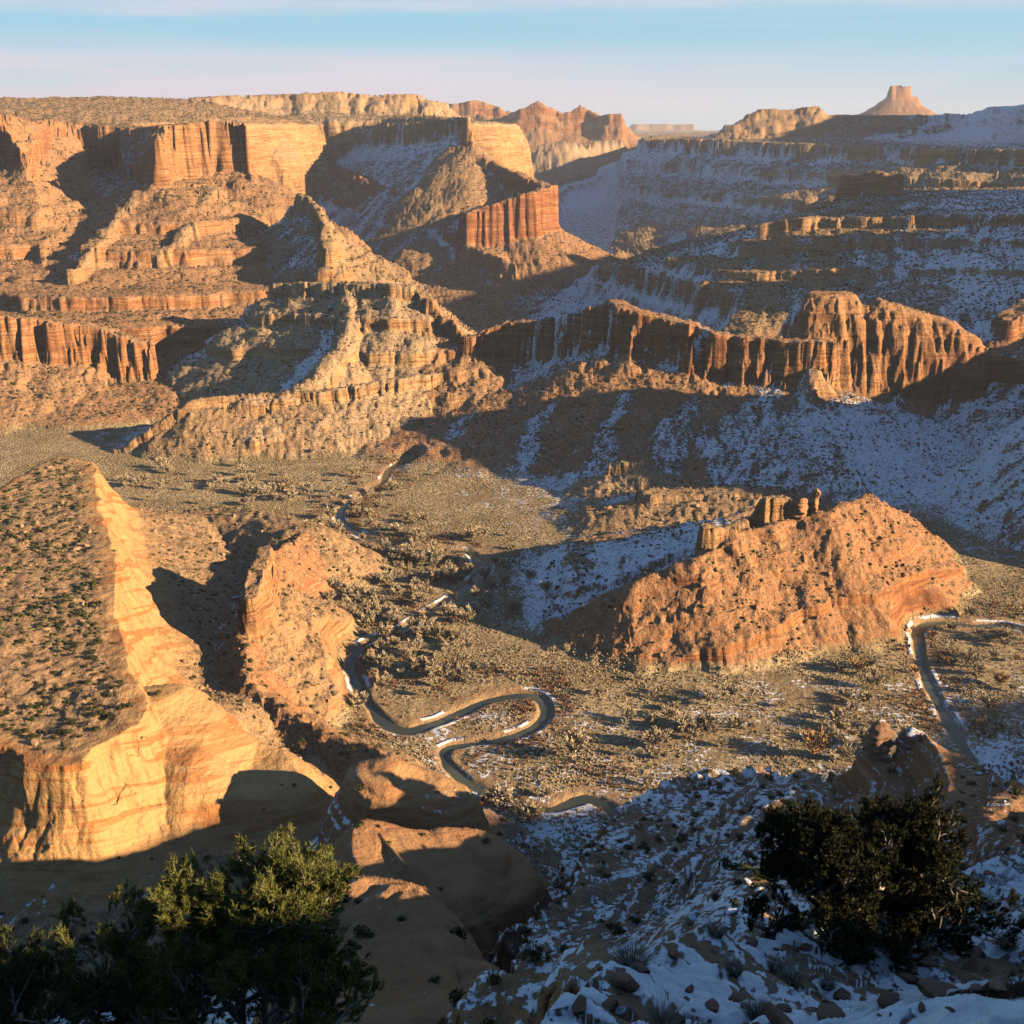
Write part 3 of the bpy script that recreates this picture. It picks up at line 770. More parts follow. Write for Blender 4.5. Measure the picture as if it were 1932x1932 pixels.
def ico(sub):
    import bmesh
    bm = bmesh.new(); bmesh.ops.create_icosphere(bm, subdivisions=sub, radius=1.0)
    v = np.array([x.co[:] for x in bm.verts]); f = np.array([[x.index for x in p.verts] for p in bm.faces]); bm.free()
    return v, f


def simple_mat(name, a, b_, scale=1.0, rough=0.9, spec=0.1, trans=0.0, detail=4):
    m, t, b = new_mat(name)
    geo = t.node('ShaderNodeNewGeometry'); oi = t.node('ShaderNodeObjectInfo')
    n = t.noise(geo.outputs['Position'], scale, detail, 0.6)
    f = t.math('ADD', t.math('MULTIPLY', t.ramp(n, 0.35, 0.65), 0.7), t.math('MULTIPLY', oi.outputs['Random'], 0.3))
    t.put(b.inputs['Base Color'], t.mix(f, a, b_))
    b.inputs['Roughness'].default_value = rough
    b.inputs['Specular IOR Level'].default_value = spec
    return m


M_JUN = simple_mat('juniper_green', (0.030, 0.036, 0.014), (0.075, 0.075, 0.030), 0.4)
M_SAGE = simple_mat('sagebrush', (0.18, 0.14, 0.07), (0.40, 0.31, 0.18), 0.05, detail=6)
M_RED = simple_mat('tamarisk_twigs', (0.30, 0.13, 0.06), (0.42, 0.22, 0.11), 0.08, detail=5)
M_COT = simple_mat('cottonwood_twigs', (0.46, 0.35, 0.20), (0.64, 0.52, 0.34), 0.06)
M_COTO = simple_mat('cottonwood_orange', (0.42, 0.22, 0.08), (0.60, 0.34, 0.13), 0.3)
M_BARK = simple_mat('bark', (0.16, 0.12, 0.09), (0.30, 0.25, 0.20), 3.0)
M_PBARK = simple_mat('pine_bark', (0.22, 0.18, 0.15), (0.42, 0.37, 0.31), 9.0)
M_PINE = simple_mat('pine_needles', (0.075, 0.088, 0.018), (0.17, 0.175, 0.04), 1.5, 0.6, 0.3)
M_PINE_SHADE = simple_mat('pine_needles_shade', (0.05, 0.06, 0.02), (0.10, 0.11, 0.035), 1.5, 0.7, 0.2)  # darker needle copy for pines out of the sun, shade in the colour
M_JNEAR = simple_mat('juniper_scales', (0.020, 0.024, 0.010), (0.055, 0.058, 0.024), 2.5, 0.8, 0.15)
M_GRASS = simple_mat('dry_grass', (0.30, 0.25, 0.18), (0.52, 0.45, 0.34), 6.0)
M_GRASSO = simple_mat('orange_grass', (0.40, 0.20, 0.06), (0.60, 0.34, 0.12), 6.0)


def rock_mat(name, c1, c2, snowy):
    m, t, b = new_mat(name)
    geo = t.node('ShaderNodeNewGeometry'); P = geo.outputs['Position']
    n = t.noise(P, 0.9, 8, 0.65); n2 = t.noise(P, 6.0, 6, 0.65)
    s = t.noise(t.vscale(P, (0.3, 0.3, 3.0)), 1.0, 4, 0.6)
    oi = t.node('ShaderNodeObjectInfo')
    f = t.math('ADD', t.math('MULTIPLY', t.ramp(n, 0.3, 0.7), 0.6), t.math('MULTIPLY', s, 0.4))
    col = t.mix(f, c1, c2)
    sn = t.node('ShaderNodeSeparateXYZ', {0: geo.outputs['Normal']})
    sf = t.ramp(t.math('ADD', sn.outputs[2], t.math('MULTIPLY', t.math('SUBTRACT', n, 0.5), 1.2)), 1.02 - snowy, 1.08 - snowy)
    if snowy > 0:
        col = t.mix(sf, col, (0.72, 0.76, 0.84))
    t.put(b.inputs['Base Color'], col)
    h = t.math('ADD', n, t.math('MULTIPLY', n2, 0.25)); h = t.math('ADD', h, t.math('MULTIPLY', s, 0.6))
    t.put(b.inputs['Normal'], t.node('ShaderNodeBump', {'Strength': 0.7, 'Distance': 0.4, 'Height': h}))
    return m


M_ROCK = rock_mat('boulder_tan', (0.28, 0.17, 0.095), (0.47, 0.32, 0.19), 0.0)
M_ROCKR = rock_mat('boulder_red', (0.26, 0.12, 0.065), (0.42, 0.23, 0.12), 0.0)
M_ROCKS = rock_mat('boulder_snow', (0.20, 0.115, 0.075), (0.32, 0.20, 0.135), 0.28)
M_ROCKN = rock_mat('near_rock', (0.17, 0.095, 0.065), (0.30, 0.185, 0.125), 0.0)

# ground data on the sheet: normals, cell areas, what is in view
G3 = np.stack([GX, GY, GZ], -1).reshape(NA, NROW, 3)
dA = np.zeros_like(G3); dA[1:-1] = G3[2:] - G3[:-2]
dR = np.zeros_like(G3); dR[:, 1:-1] = G3[:, 2:] - G3[:, :-2]
NRM = np.cross(dR, dA)
NRM[NRM[..., 2] < 0] *= -1
AREA = np.abs(NRM[..., 2]) / 4
NL = np.linalg.norm(NRM, axis=-1) + 1e-9
NZ = (NRM[..., 2] / NL)
ASP = (NRM[..., 0] * SX + NRM[..., 1] * SY) / NL
el = np.arctan2(G3[..., 2] - ZC, RR)
occ = el < np.maximum.accumulate(el, axis=1) - 0.002
CF = (G3[..., 1] * CA - (G3[..., 2] - ZC) * SA)
PX = 966 + 2072 * G3[..., 0] / np.maximum(CF, 0.1)
PY = 966 - 2072 * (G3[..., 1] * SA + (G3[..., 2] - ZC) * CA) / np.maximum(CF, 0.1)
INV = (CF > 1) & (PX > -60) & (PX < 1990) & (PY > -20) & (PY < 1990)
SEEN = INV & ~occ
RELg = GA['rel'].reshape(NA, NROW); SLg = GA['slick'].reshape(NA, NROW); RIVg = GA['river'].reshape(NA, NROW); SNg = GA['snow'].reshape(NA, NROW); REDg = GA['red'].reshape(NA, NROW)
CL = 0.5 + pn(G3[..., 0] / 55, G3[..., 1] / 55, 301) + 0.5 * pn(G3[..., 0] / 17, G3[..., 1] / 17, 302)


def pick(dens, mask):
    p = dens * AREA * mask
    i = np.nonzero(rng.rand(*p.shape) < p)
    P = G3[i] + 0
    # spread inside the cell
    j = np.clip(i[1] + 1, 0, NROW - 1); k = np.clip(i[0] + 1, 0, NA - 1)
    P = P + (G3[i[0], j] - P) * rng.rand(len(P), 1) * (RR[i] < 30000)[:, None]
    P = P + (G3[k, i[1]] - G3[i]) * rng.rand(len(P), 1)
    return i, P


def shrub_proto(seed, n=70, up=0.8):
    """a shrub of small leaf clumps round a dark core"""
    r = np.random.RandomState(seed)
    v, f = ico(1)
    core = v * np.array([0.62, 0.62, 0.55]) * (0.8 + 0.35 * r.rand(len(v), 1)) + [0, 0, 0.5]
    V = [core]; F = [f]; o = len(core)
    for k in range(n):
        d = r.randn(3); d /= np.linalg.norm(d); d[2] = abs(d[2]) * 0.9 - 0.15
        c = d * np.array([0.8, 0.8, 0.75]) * (0.75 + 0.4 * r.rand()) + [0, 0, 0.45]
        a = r.randn(3); b = r.randn(3); s = 0.16 + 0.14 * r.rand()
        a = a / np.linalg.norm(a) * s; b = b / np.linalg.norm(b) * s
        V.append(np.array([c - a, c + a, c + b + d * s * 0.8])); F.append(np.array([[o, o + 1, o + 2]])); o += 3
    return np.concatenate(V), np.concatenate(F)


def lump_proto(seed):
    r = np.random.RandomState(seed)
    v, f = ico(1)
    v = v * (0.62 + 0.6 * r.rand(len(v), 1)); v[:, 2] = np.maximum(v[:, 2], -0.35) * 0.8 + 0.3
    return v, f


def boulder_proto(seed, sub=1):
    r = np.random.RandomState(seed)
    v, f = ico(sub)
    for k in range(9):
        d = r.randn(3); d /= np.linalg.norm(d); c = 0.45 + 0.3 * r.rand()
        h = v @ d; v = v - np.outer(np.maximum(h - c, 0), d)
    v *= 1 + 0.05 * r.randn(len(v), 1)
    return v * np.array([1.0, 0.8, 0.62]), f


# --- junipers on slopes and benches
SHR = [shrub_proto(s) for s in (1, 2, 3, 4)]
LMP = [lump_proto(s) for s in (5, 6, 7)]
r_ = RR
dj = np.where(r_ < 700, 1 / 70.0, 1 / 75.0) * np.clip(CL * 1.6, 0.1, 2.2)
dj = dj * sstep(0.62, 0.85, NZ) * (1 - 0.93 * SLg * (SNg < 0)) * RELg * (1 - 0.6 * SLg)
dj = dj * np.where((GX < -40) & (GY > 380) & (GY < 960) & (GZ > 85), 3.6, 1.0).reshape(NA, NROW)
dj = dj * np.where(r_ > 1800, 0.8, 1.0) * np.where(SNg > 0.3, 1.25, 0.85)
i, P = pick(dj, SEEN & (r_ > 95) & (r_ < 4200))
P[:, 2] -= 0.25
dist = np.linalg.norm(P - [0, 0, ZC], axis=1)
S = (1.0 + 1.0 * rng.rand(len(P)) ** 1.5) * np.where(dist > 1500, 1.35, 1.0)
order = np.argsort(-(S / dist)); P, S, dist = P[order], S[order], dist[order]
pxy = np.stack([966 + 2072 * P[:, 0] / (P[:, 1] * CA - (P[:, 2] - ZC) * SA), 966 - 2072 * (P[:, 1] * SA + (P[:, 2] - ZC) * CA) / (P[:, 1] * CA - (P[:, 2] - ZC) * SA)], -1)
print('junipers', len(P))
JME = [make_mesh('juniper_shrub', v, f, M_JUN) for v, f in SHR]
nj = 0
keep = np.ones(len(P), bool)
for k in range(len(P)):
    if nj >= 290:
        break
    x_, y_ = pxy[k]
    if x_ < 560 and y_ > 840:
        lab, grp = 'dark juniper shrub among many dotting the left mesa and the slopes round its foot', 'junipers round the left mesa'
    elif x_ > 930 and y_ > 1380:
        lab, grp = 'dark juniper shrub among many on the shaded snowy sandstone promontories at lower right', 'junipers on the snowy promontories'
    elif y_ > 1180:
        lab, grp = 'dark juniper shrub among many in the gullies around the sandstone domes at bottom centre', 'junipers around the sandstone domes'
    else:
        lab, grp = 'dark juniper shrub among many on the far slopes and benches of the canyon', 'junipers on the far slopes'
    o = link('juniper_shrub', JME[k % 4], label=lab, category='shrub', group=grp)
    s = S[k] * 1.15
    o.location = P[k]; o.scale = (s, s, s * (0.75 + 0.35 * rng.rand())); o.rotation_euler = (0, 0, rng.rand() * 6.28)
    keep[k] = False; nj += 1
P, S, dist = P[keep], S[keep], dist[keep]
VV, FF, off = [], [], 0
for q in range(7):
    proto = SHR[q] if q < 4 else LMP[q - 4]
    m = (dist < 650) if q < 4 else (dist >= 650)
    idx = np.nonzero(m)[0][(q % 4 if q < 4 else q - 4)::(4 if q < 4 else 3)]
    if not len(idx):
        continue
    sc = np.stack([S[idx] * (0.85 + 0.4 * rng.rand(len(idx))), S[idx] * (0.85 + 0.4 * rng.rand(len(idx))), S[idx] * (0.7 + 0.4 * rng.rand(len(idx)))], -1)
    v, f = tiled(proto[0], proto[1], P[idx], sc, rng.rand(len(idx)) * 6.28)
    VV.append(v); FF.append(f + off); off += len(v)
link('juniper_scrub', make_mesh('juniper_scrub', np.concatenate(VV), np.concatenate(FF), M_JUN), kind='stuff',
     label='countless small dark junipers dotting the canyon slopes', category='shrubs')

# --- boulders on the talus
BLD = [boulder_proto(s) for s in range(6)]
db = 1 / 15.0 * np.clip(CL * 1.8 - 0.1, 0.05, 3) * sstep(0.55, 0.7, NZ) * (1 - sstep(0.93, 0.985, NZ)) * RELg * (1 - SLg)
i, P = pick(db, SEEN & (r_ > 150) & (r_ < 1700))
dist = np.linalg.norm(P - [0, 0, ZC], axis=1)
S = 0.5 + 0.55 * rng.pareto(2.6, len(P)); S = np.minimum(S, 3.0)
snowm = (SNg[i] > 0.3) & (ASP[i] < 0.2); redm = REDg[i] > 0.55
print('boulders', len(P))
order = np.argsort(-(S / dist)); P, S, snowm, redm, dist = P[order], S[order], snowm[order], redm[order], dist[order]
BME = {}
for mi, mt in enumerate((M_ROCK, M_ROCKR, M_ROCKS)):
    BME[mi] = [make_mesh('boulder', *boulder_proto(s, 2), mt) for s in range(20, 24)]
nb = min(280, len(P))
pxy = np.stack([966 + 2072 * P[:, 0] / (P[:, 1] * CA - (P[:, 2] - ZC) * SA), 966 - 2072 * (P[:, 1] * SA + (P[:, 2] - ZC) * CA) / (P[:, 1] * CA - (P[:, 2] - ZC) * SA)], -1)
for k in range(nb):
    mi = 2 if snowm[k] else (1 if redm[k] else 0)
    x_, y_ = pxy[k]
    if mi == 2:
        lab, grp = 'fallen block dusted with snow, one of many on the shaded talus slopes', 'snow dusted blocks'
    elif x_ > 1050 and y_ > 900:
        lab, grp = 'angular sandstone block, one of many on the sunlit slope of the centre right butte', 'blocks below the centre right butte'
    elif x_ < 800 and y_ > 900:
        lab, grp = 'angular sandstone block, one of many on the orange fin ridge beside the river', 'blocks on the fin ridge'
    else:
        lab, grp = 'fallen tan sandstone block, one of many on the sunlit talus below the far cliffs', 'blocks on the far talus'
    o = link('boulder', BME[mi][k % 4], label=lab, category='boulder', group=grp)
    s = S[k]
    o.location = (P[k, 0], P[k, 1], P[k, 2] + 0.15 * s); o.scale = (s * (0.8 + 0.6 * rng.rand()), s * (0.7 + 0.4 * rng.rand()), s * (0.8 + 0.5 * rng.rand()))
    o.rotation_euler = (rng.randn() * 0.3, rng.randn() * 0.3, rng.rand() * 6.28)
for mi, mt, nm, lb in ((0, M_ROCK, 'talus_rubble', 'tan rubble and small blocks strewn over the sunlit slopes'), (1, M_ROCKR, 'red_rubble', 'red rubble strewn over the red slopes'),
                       (2, M_ROCKS, 'snowy_rubble', 'rubble dusted with snow on the shaded slopes')):
    ty = np.where(snowm, 2, np.where(redm, 1, 0))
    VV, FF, off = [], [], 0
    for q in range(6):
        idx = np.nonzero(ty[nb:] == mi)[0][q::6] + nb
        if not len(idx):
            continue
        s = S[idx][:, None] * (0.7 + 0.6 * rng.rand(len(idx), 3))
        v, f = tiled(BLD[q][0], BLD[q][1], P[idx] + [0, 0, 0.1], s, rng.rand(len(idx)) * 6.28, rng.randn(len(idx)) * 0.4)
        VV.append(v); FF.append(f + off); off += len(v)
    if VV:
        link(nm, make_mesh(nm, np.concatenate(VV), np.concatenate(FF), mt), kind='stuff', label=lb, category='rubble')

# --- sagebrush on the floor, tamarisk by the banks
FLO = (RELg < 0.4)
i, P = pick(1 / 7.0 * np.clip(CL * 2 - 0.2, 0.08, 2.2) * (RIVg > 9), SEEN & FLO & (r_ > 300) & (r_ < 1500))
S = 0.55 + 0.65 * rng.rand(len(P))
print('sage', len(P))
tet = np.array([[1, 0, 0], [-0.5, 0.87, 0], [-0.5, -0.87, 0], [0.1, 0.1, 1.15], [0.55, 0.6, 0.7], [-0.7, 0.1, 0.75]])
tef = np.array([[0, 1, 4], [4, 1, 3], [1, 2, 5], [5, 2, 3], [2, 0, 3], [0, 4, 3], [1, 5, 3]])
v, f = tiled(tet, tef, P - [0, 0, 0.1], np.stack([S, S * 0.9, S], -1), rng.rand(len(P)) * 6.28)
link('sagebrush', make_mesh('sagebrush', v, f, M_SAGE), kind='stuff', label='low grey green sagebrush covering the canyon floor', category='brush')
tw = []; tf = []
r2 = np.random.RandomState(3)
for k in range(26):
    a = r2.rand() * 6.28; l = 0.7 + 0.6 * r2.rand(); dx, dy = math.cos(a) * 0.55 * r2.rand(), math.sin(a) * 0.55 * r2.rand()
    n0 = len(tw); wdt = 0.13
    tw += [[dx * 0.4 - wdt * math.sin(a), dy * 0.4 + wdt * math.cos(a), 0], [dx * 0.4 + wdt * math.sin(a), dy * 0.4 - wdt * math.cos(a), 0], [dx * 1.6, dy * 1.6, l]]
    tf += [[n0, n0 + 1, n0 + 2]]
tw, tf = np.array(tw), np.array(tf)
nr = fbm(G3[..., 0], G3[..., 1], 40, 2, 321)
i, P = pick(1 / 9.0 * (nr > 0.02) * (RIVg > 7) * (RIVg < 38) * np.clip(1.3 - RIVg / 38, 0, 1), SEEN & FLO & (r_ < 1500))
S = 1.2 + 1.5 * rng.rand(len(P)) ** 2; print('tamarisk', len(P))
v, f = tiled(tw, tf, P - [0, 0, 0.1], np.stack([S, S, S], -1), rng.rand(len(P)) * 6.28)
link('tamarisk_thicket', make_mesh('tamarisk_thicket', v, f, M_RED), kind='stuff', label='rust coloured tamarisk and willow thickets along the river banks', category='thicket')


# --- bare cottonwoods
def tube(path, rad, k=6):
    path = np.array(path, float); n = len(path); V = []; F = []
    t = np.gradient(path, axis=0); t /= np.linalg.norm(t, axis=1)[:, None] + 1e-9
    ref = np.array([0.31, 0.95, 0.05])
    for j in range(n):
        u = np.cross(t[j], ref); u /= np.linalg.norm(u) + 1e-9; w = np.cross(t[j], u)
        for a in range(k):
            an = 2 * math.pi * a / k
            V.append(path[j] + rad[j] * (math.cos(an) * u + math.sin(an) * w))
    for j in range(n - 1):
        for a in range(k):
            F.append([j * k + a, j * k + (a + 1) % k, (j + 1) * k + (a + 1) % k, (j + 1) * k + a])
    return np.array(V), np.array(F)


def joinm(parts):
    V, F, o = [], [], 0
    for v, f in parts:
        V.append(v); F.append(f + o); o += len(v)
    return np.concatenate(V), np.concatenate(F)


def cottonwood(seed, mt):
    r = np.random.RandomState(seed)
    tr = [tube([(0, 0, -0.3), (0.05, 0, 0.9), (0.1, 0.1, 2.0), (0.0, 0.15, 3.2)], [0.32, 0.25, 0.2, 0.14])]
    tips = []
    for k in range(11):
        a = k * 2.4 + r.rand(); h = 1.2 + 0.18 * k; L = 2.6 + 1.6 * r.rand(); up = 0.7 + 0.9 * r.rand()
        p0 = np.array([0.05, 0.05, h]); d = np.array([math.cos(a), math.sin(a), up]); d /= np.linalg.norm(d)
        p1 = p0 + d * L * 0.5; p2 = p0 + d * L + [0, 0, 0.5 * L * 0.4]
        tr.append(tube([p0, p1, p2], [0.1, 0.07, 0.03], 4)); tips += [(p1, d), (p2, d), (0.5 * (p1 + p2), d)]
    V = []; F = []
    for p, d in tips:
        for q in range(26):
            e = d + r.randn(3) * 0.75 + [0, 0, 0.5]; e /= np.linalg.norm(e)
            s = p + r.randn(3) * 0.35; l = 0.7 + 0.9 * r.rand(); w = np.cross(e, r.randn(3)); w = w / np.linalg.norm(w) * 0.075
            n0 = len(V); V += [s - w, s + w, s + e * l + w * 1.5, s + e * l - w * 1.5]; F.append([n0, n0 + 1, n0 + 2, n0 + 3])
    v, f = joinm(tr)
    return make_mesh('trunk', v, f, M_BARK), make_mesh('crown', np.array(V), np.array(F), mt)


COT = [cottonwood(s, M_COT) for s in (1, 2, 3, 4)]; COTO = [cottonwood(s, M_COTO) for s in (5, 6)]
INVIS = (PX > 0) & (PX < 1932) & (PY > 0) & (PY < 1932)


def hit(px, py, dmin=6, dmax=6000):
    """where the bearing meets the ground"""
    u, v = (px - 966) / 2072, (966 - py) / 2072
    t = np.exp(np.linspace(math.log(dmin), math.log(dmax), 5000))
    x = u * t; y = t * (CA + v * SA); z = ZC + t * (-SA + v * CA)
    g = height(x, y)[0]
    k = np.nonzero(g >= z)[0]
    k = k[0] if len(k) else len(t) - 1
    return Vector((x[k], y[k], g[k]))


def plant_tree(loc, s, lab, grp=None, orange=False, q=0):
    tm, cm = (COTO if orange else COT)[q % (2 if orange else 4)]
    e = link('cottonwood_tree', None, label=lab, category='tree')
    if grp:
        e['group'] = grp
    e.location = loc; e.scale = (s * 1.05, s * 1.05, s); e.rotation_euler = (0, 0, rng.rand() * 6.28)
    link('trunk', tm, e); link('crown', cm, e)


GROVES = [  # centre px, py, spread px, py, count, label, group
    (760, 1090, 95, 45, 85, 'bare tan cottonwood in the dense grove between the fin ridge and the straight river reach', 'cottonwood grove beside the straight river reach'),
    (700, 1165, 45, 22, 14, 'bare tan cottonwood at the lower end of the riverside grove', 'cottonwoods at the lower end of the grove'),
    (800, 1265, 60, 42, 46, 'bare tan cottonwood inside the first river bend below the straight reach', 'cottonwoods inside the river bend'),
    (470, 925, 150, 22, 60, 'pale bare cottonwood along the dirt track on the far left floor', 'cottonwoods along the dirt track'),
    (640, 985, 30, 40, 14, 'pale bare cottonwood on the outer bank left of the upper river bend', 'cottonwoods left of the upper bend'),
    (720, 950, 30, 40, 12, 'pale bare cottonwood inside the upper river bend', 'cottonwoods inside the upper bend'),
    (915, 1110, 40, 40, 9, 'pale bare cottonwood beside the shade edge right of the river', 'cottonwoods by the shade edge'),
    (1260, 1370, 85, 38, 26, 'bare tan cottonwood scattered over the sage flat at centre', 'cottonwoods on the sage flat'),
    (1620, 1330, 28, 75, 24, 'bare tan cottonwood in the tall row right of the sage flat', 'cottonwood row on the right'),
    (1850, 1260, 70, 50, 20, 'bare tan cottonwood on the right floor beyond the second river reach', 'cottonwoods on the right floor'),
    (960, 1520, 60, 22, 8, 'pale bare cottonwood at the shaded edge below the tight river loop', 'cottonwoods below the river loop')]
for gi, (cx, cy, sx, sy, n, lab, grp) in enumerate(GROVES):
    w = np.exp(-0.5 * (((PX - cx) / sx) ** 2 + ((PY - cy) / sy) ** 2)) * SEEN * FLO * (RIVg > 7)
    w = (w * AREA / np.maximum(RR, 1) ** 2 * 1e6).ravel()
    if w.sum() <= 0:
        print('no room', gi); continue
    ii = rng.choice(len(w), n, p=w / w.sum(), replace=False)
    for k, q in enumerate(ii):
        plant_tree(G3.reshape(-1, 3)[q] - [0, 0, 0.1], 0.75 + 1.1 * rng.rand() ** 1.5, lab, grp, gi in (8, 9) and k % 4 == 0, k)
for px, py, s, lab, orr in [(1538, 1432, 2.3, 'round orange cottonwood at the edge of the sage flat, left of the tree row', True),
                            (1085, 1432, 2.3, 'largest pale cottonwood, standing alone right of the tight river loop', False),
                            (915, 1095, 1.5, 'sunlit pale cottonwood right beside the river at the shade edge', False),
                            (1030, 1122, 1.5, 'single pale cottonwood catching sun inside the butte shadow', False),
                            (1000, 1555, 1.6, 'pale cottonwood in shade below the tight river loop', False)]:
    plant_tree(hit(px, py, 200), s, lab, None, orr, 1)
print('plants', round(time.time() - T0, 1))

# ------------------------------------------------------------------ river water
def river_mesh(P, wd):
    t = np.gradient(P, axis=0); t /= np.linalg.norm(t, axis=1)[:, None]; n = np.stack([-t[:, 1], t[:, 0]], -1)
    L, R = P + n * wd, P - n * wd
    zz = 0.6 * pn(P[:, 0] / 90, P[:, 1] / 90, 3)
    co = np.concatenate([np.c_[L, np.full(len(P), -2.3)], np.c_[R, np.full(len(P), -2.3)]])
    k = np.arange(len(P) - 1); m = len(P)
    return co, np.stack([k, k + 1, m + k + 1, m + k], -1)


m, t, b = new_mat('river_water')
geo = t.node('ShaderNodeNewGeometry')
t.put(b.inputs['Base Color'], t.mix(t.ramp(t.noise(geo.outputs['Position'], 0.03, 3), 0.4, 0.6), (0.045, 0.055, 0.035), (0.09, 0.10, 0.06)))
b.inputs['Roughness'].default_value = 0.12; b.inputs['Specular IOR Level'].default_value = 0.5
t.put(b.inputs['Normal'], t.node('ShaderNodeBump', {'Strength': 0.15, 'Distance': 0.2, 'Height': t.noise(geo.outputs['Position'], 0.6, 4)}))
for P in RV:
    co, f = river_mesh(P, RVW + 2.5)
    zs = height(P[:, 0], P[:, 1])[0]
    k = np.ones(21) / 21; zs = np.convolve(np.pad(zs, 10, mode='edge'), k, 'valid') + 1.3
    co[:len(P), 2] = zs; co[len(P):, 2] = zs
    link('river', make_mesh('river', co, f, m, True), kind='structure')

# ------------------------------------------------------------------ near rim: pines, juniper, grass, slabs
def frame(d):
    d = d / np.linalg.norm(d); a = np.cross(d, [0.3, 0.2, 0.93]); a /= np.linalg.norm(a)
    return d, a, np.cross(d, a)


def grow(seed, height_, spread, lean=(0, 0), nlimb=16, first=0.18, flat=0.5):
    """crooked trunk, limbs, boughs and twigs; returns wood pieces and twig ends"""
    r = np.random.RandomState(seed)
    wood, tips, dead = [], [], []
    n = 9; path = []; p = np.array([0.0, 0, -0.3])
    for k in range(n):
        path.append(p.copy()); p = p + np.array([lean[0] / n + r.randn() * 0.10, lean[1] / n + r.randn() * 0.10, height_ / n])
    path = np.array(path); rad = np.linspace(0.17, 0.035, n)
    wood.append(tube(path, rad, 8))

    def branch(p0, d, L, r0, depth):
        m = 5; pts = [p0]; q = p0.copy(); dd = d.copy()
        for k in range(m):
            dd = dd + r.randn(3) * 0.24 + np.array([0, 0, 0.10]); dd /= np.linalg.norm(dd); q = q + dd * L / m; pts.append(q.copy())
        wood.append(tube(pts, np.linspace(r0, r0 * 0.35, m + 1), 5 if depth < 2 else 4))
        if depth == 2:
            tips.extend([(pts[-1], dd), (pts[-2], dd), (pts[-3], dd)]); return
        cnt = 7 if depth == 0 else 5
        for k in range(cnt):
            t_ = 0.3 + 0.7 * (k + r.rand()) / cnt; j = min(int(t_ * m), m - 1); s = pts[j] + (pts[j + 1] - pts[j]) * (t_ * m - j)
            e, a, b = frame(dd); an = r.rand() * 6.28
            nd = e * 0.65 + (math.cos(an) * a + math.sin(an) * b) * 0.8 + [0, 0, 0.15]; nd /= np.linalg.norm(nd)
            branch(s, nd, L * (0.42 if depth == 0 else 0.5) * (0.7 + 0.5 * r.rand()), r0 * 0.5, depth + 1)
    for k in range(nlimb):
        f = first + (1 - first) * (k + r.rand() * 0.6) / nlimb
        j = min(int(f * (n - 1)), n - 2); s = path[j] + (path[j + 1] - path[j]) * (f * (n - 1) - j)
        an = k * 2.4 + r.rand() * 0.8; up = 0.15 + flat * f + 0.25 * r.rand()
        L = spread * (1.0 - 0.55 * max(0, f - 0.35) / 0.65) * (0.75 + 0.4 * r.rand())
        branch(s, np.array([math.cos(an), math.sin(an), up]) / math.hypot(1, up), L, 0.065 * (1.2 - 0.6 * f), 0)
    return wood, tips, r


def needles(tips, r, per, length, width, spreadk, tufts=2, jit=0.07):
    """brush-like tufts of thin blades at twig ends"""
    T = np.array([t_[0] for t_ in tips]); Dn = np.array([t_[1] for t_ in tips])
    T = np.repeat(T, tufts, 0) + r.randn(len(T) * tufts, 3) * jit; Dn = np.repeat(Dn, tufts, 0)
    Dn = Dn + np.array([0, 0, 0.5]) + r.randn(*Dn.shape) * 0.3; Dn /= np.linalg.norm(Dn, axis=1)[:, None]
    T = np.repeat(T, per, 0); Dn = np.repeat(Dn, per, 0)
    e = Dn + r.randn(len(Dn), 3) * spreadk; e /= np.linalg.norm(e, axis=1)[:, None]
    base = T + Dn * (r.rand(len(T), 1) - 0.5) * length * 1.6
    w = np.cross(e, r.randn(len(T), 3)); w = w / np.linalg.norm(w, axis=1)[:, None] * width
    L = length * (0.7 + 0.6 * r.rand(len(T), 1))
    v = np.stack([base - w, base + w, base + e * L], 1).reshape(-1, 3)
    return v, np.arange(len(v)).reshape(-1, 3)


def conifer(name, loc, seed, h, spread, label, cat, needle=(34, 0.10, 0.008, 0.55, 3), mt=M_PINE, lean=(0, 0), nlimb=16, first=0.18, flat=0.5, group=None):
    wood, tips, r = grow(seed, h, spread, lean, nlimb, first, flat)
    e = link(name, None, label=label, category=cat)
    e.location = loc
    v, f = joinm([(a, b) for a, b in wood if b.shape[1] == 4])
    link('trunk', make_mesh('trunk', v, f, M_PBARK, True), e)
    v, f = needles(tips, r, needle[0], needle[1], needle[2], needle[3], needle[4])
    link('crown', make_mesh('crown', v, f, mt), e)
    print(name, len(tips), len(f))
    return e


def gz(x, y):
    return float(height(np.array([float(x)]), np.array([float(y)]))[0][0])


def on(x, y, dz=0):
    return Vector((x, y, gz(x, y) + dz))


conifer('pinyon_pine', Vector((-5.0, 14.4, 342.6)), 21, 6.2, 3.1, 'tall pinyon pine at lower left whose right crown catches the sun, with pale bare twigs', 'tree', lean=(0.5, 0.3), nlimb=24)
conifer('pinyon_pine', Vector((-8.6, 13.2, 342.8)), 22, 5.2, 3.0, 'shaded pinyon pine at the bottom left corner, left of the sunlit pine', 'tree', mt=M_PINE_SHADE, nlimb=22)
conifer('pinyon_pine', Vector((-2.9, 11.6, 341.2)), 25, 5.3, 2.6, 'dark lower pinyon pine at the bottom edge, in front of the sunlit pine', 'tree', mt=M_PINE_SHADE, nlimb=20)
jl = hit(1700, 1772, 8, 60)
conifer('juniper_tree', jl + Vector((0, 0, -0.2)), 33, 3.1, 1.95, 'broad dark juniper on the near rim at lower right, standing over the snow', 'tree', needle=(34, 0.075, 0.011, 0.75, 3), mt=M_JNEAR, nlimb=24, first=0.04, flat=0.75)
jl2 = hit(1560, 1768, 8, 60)
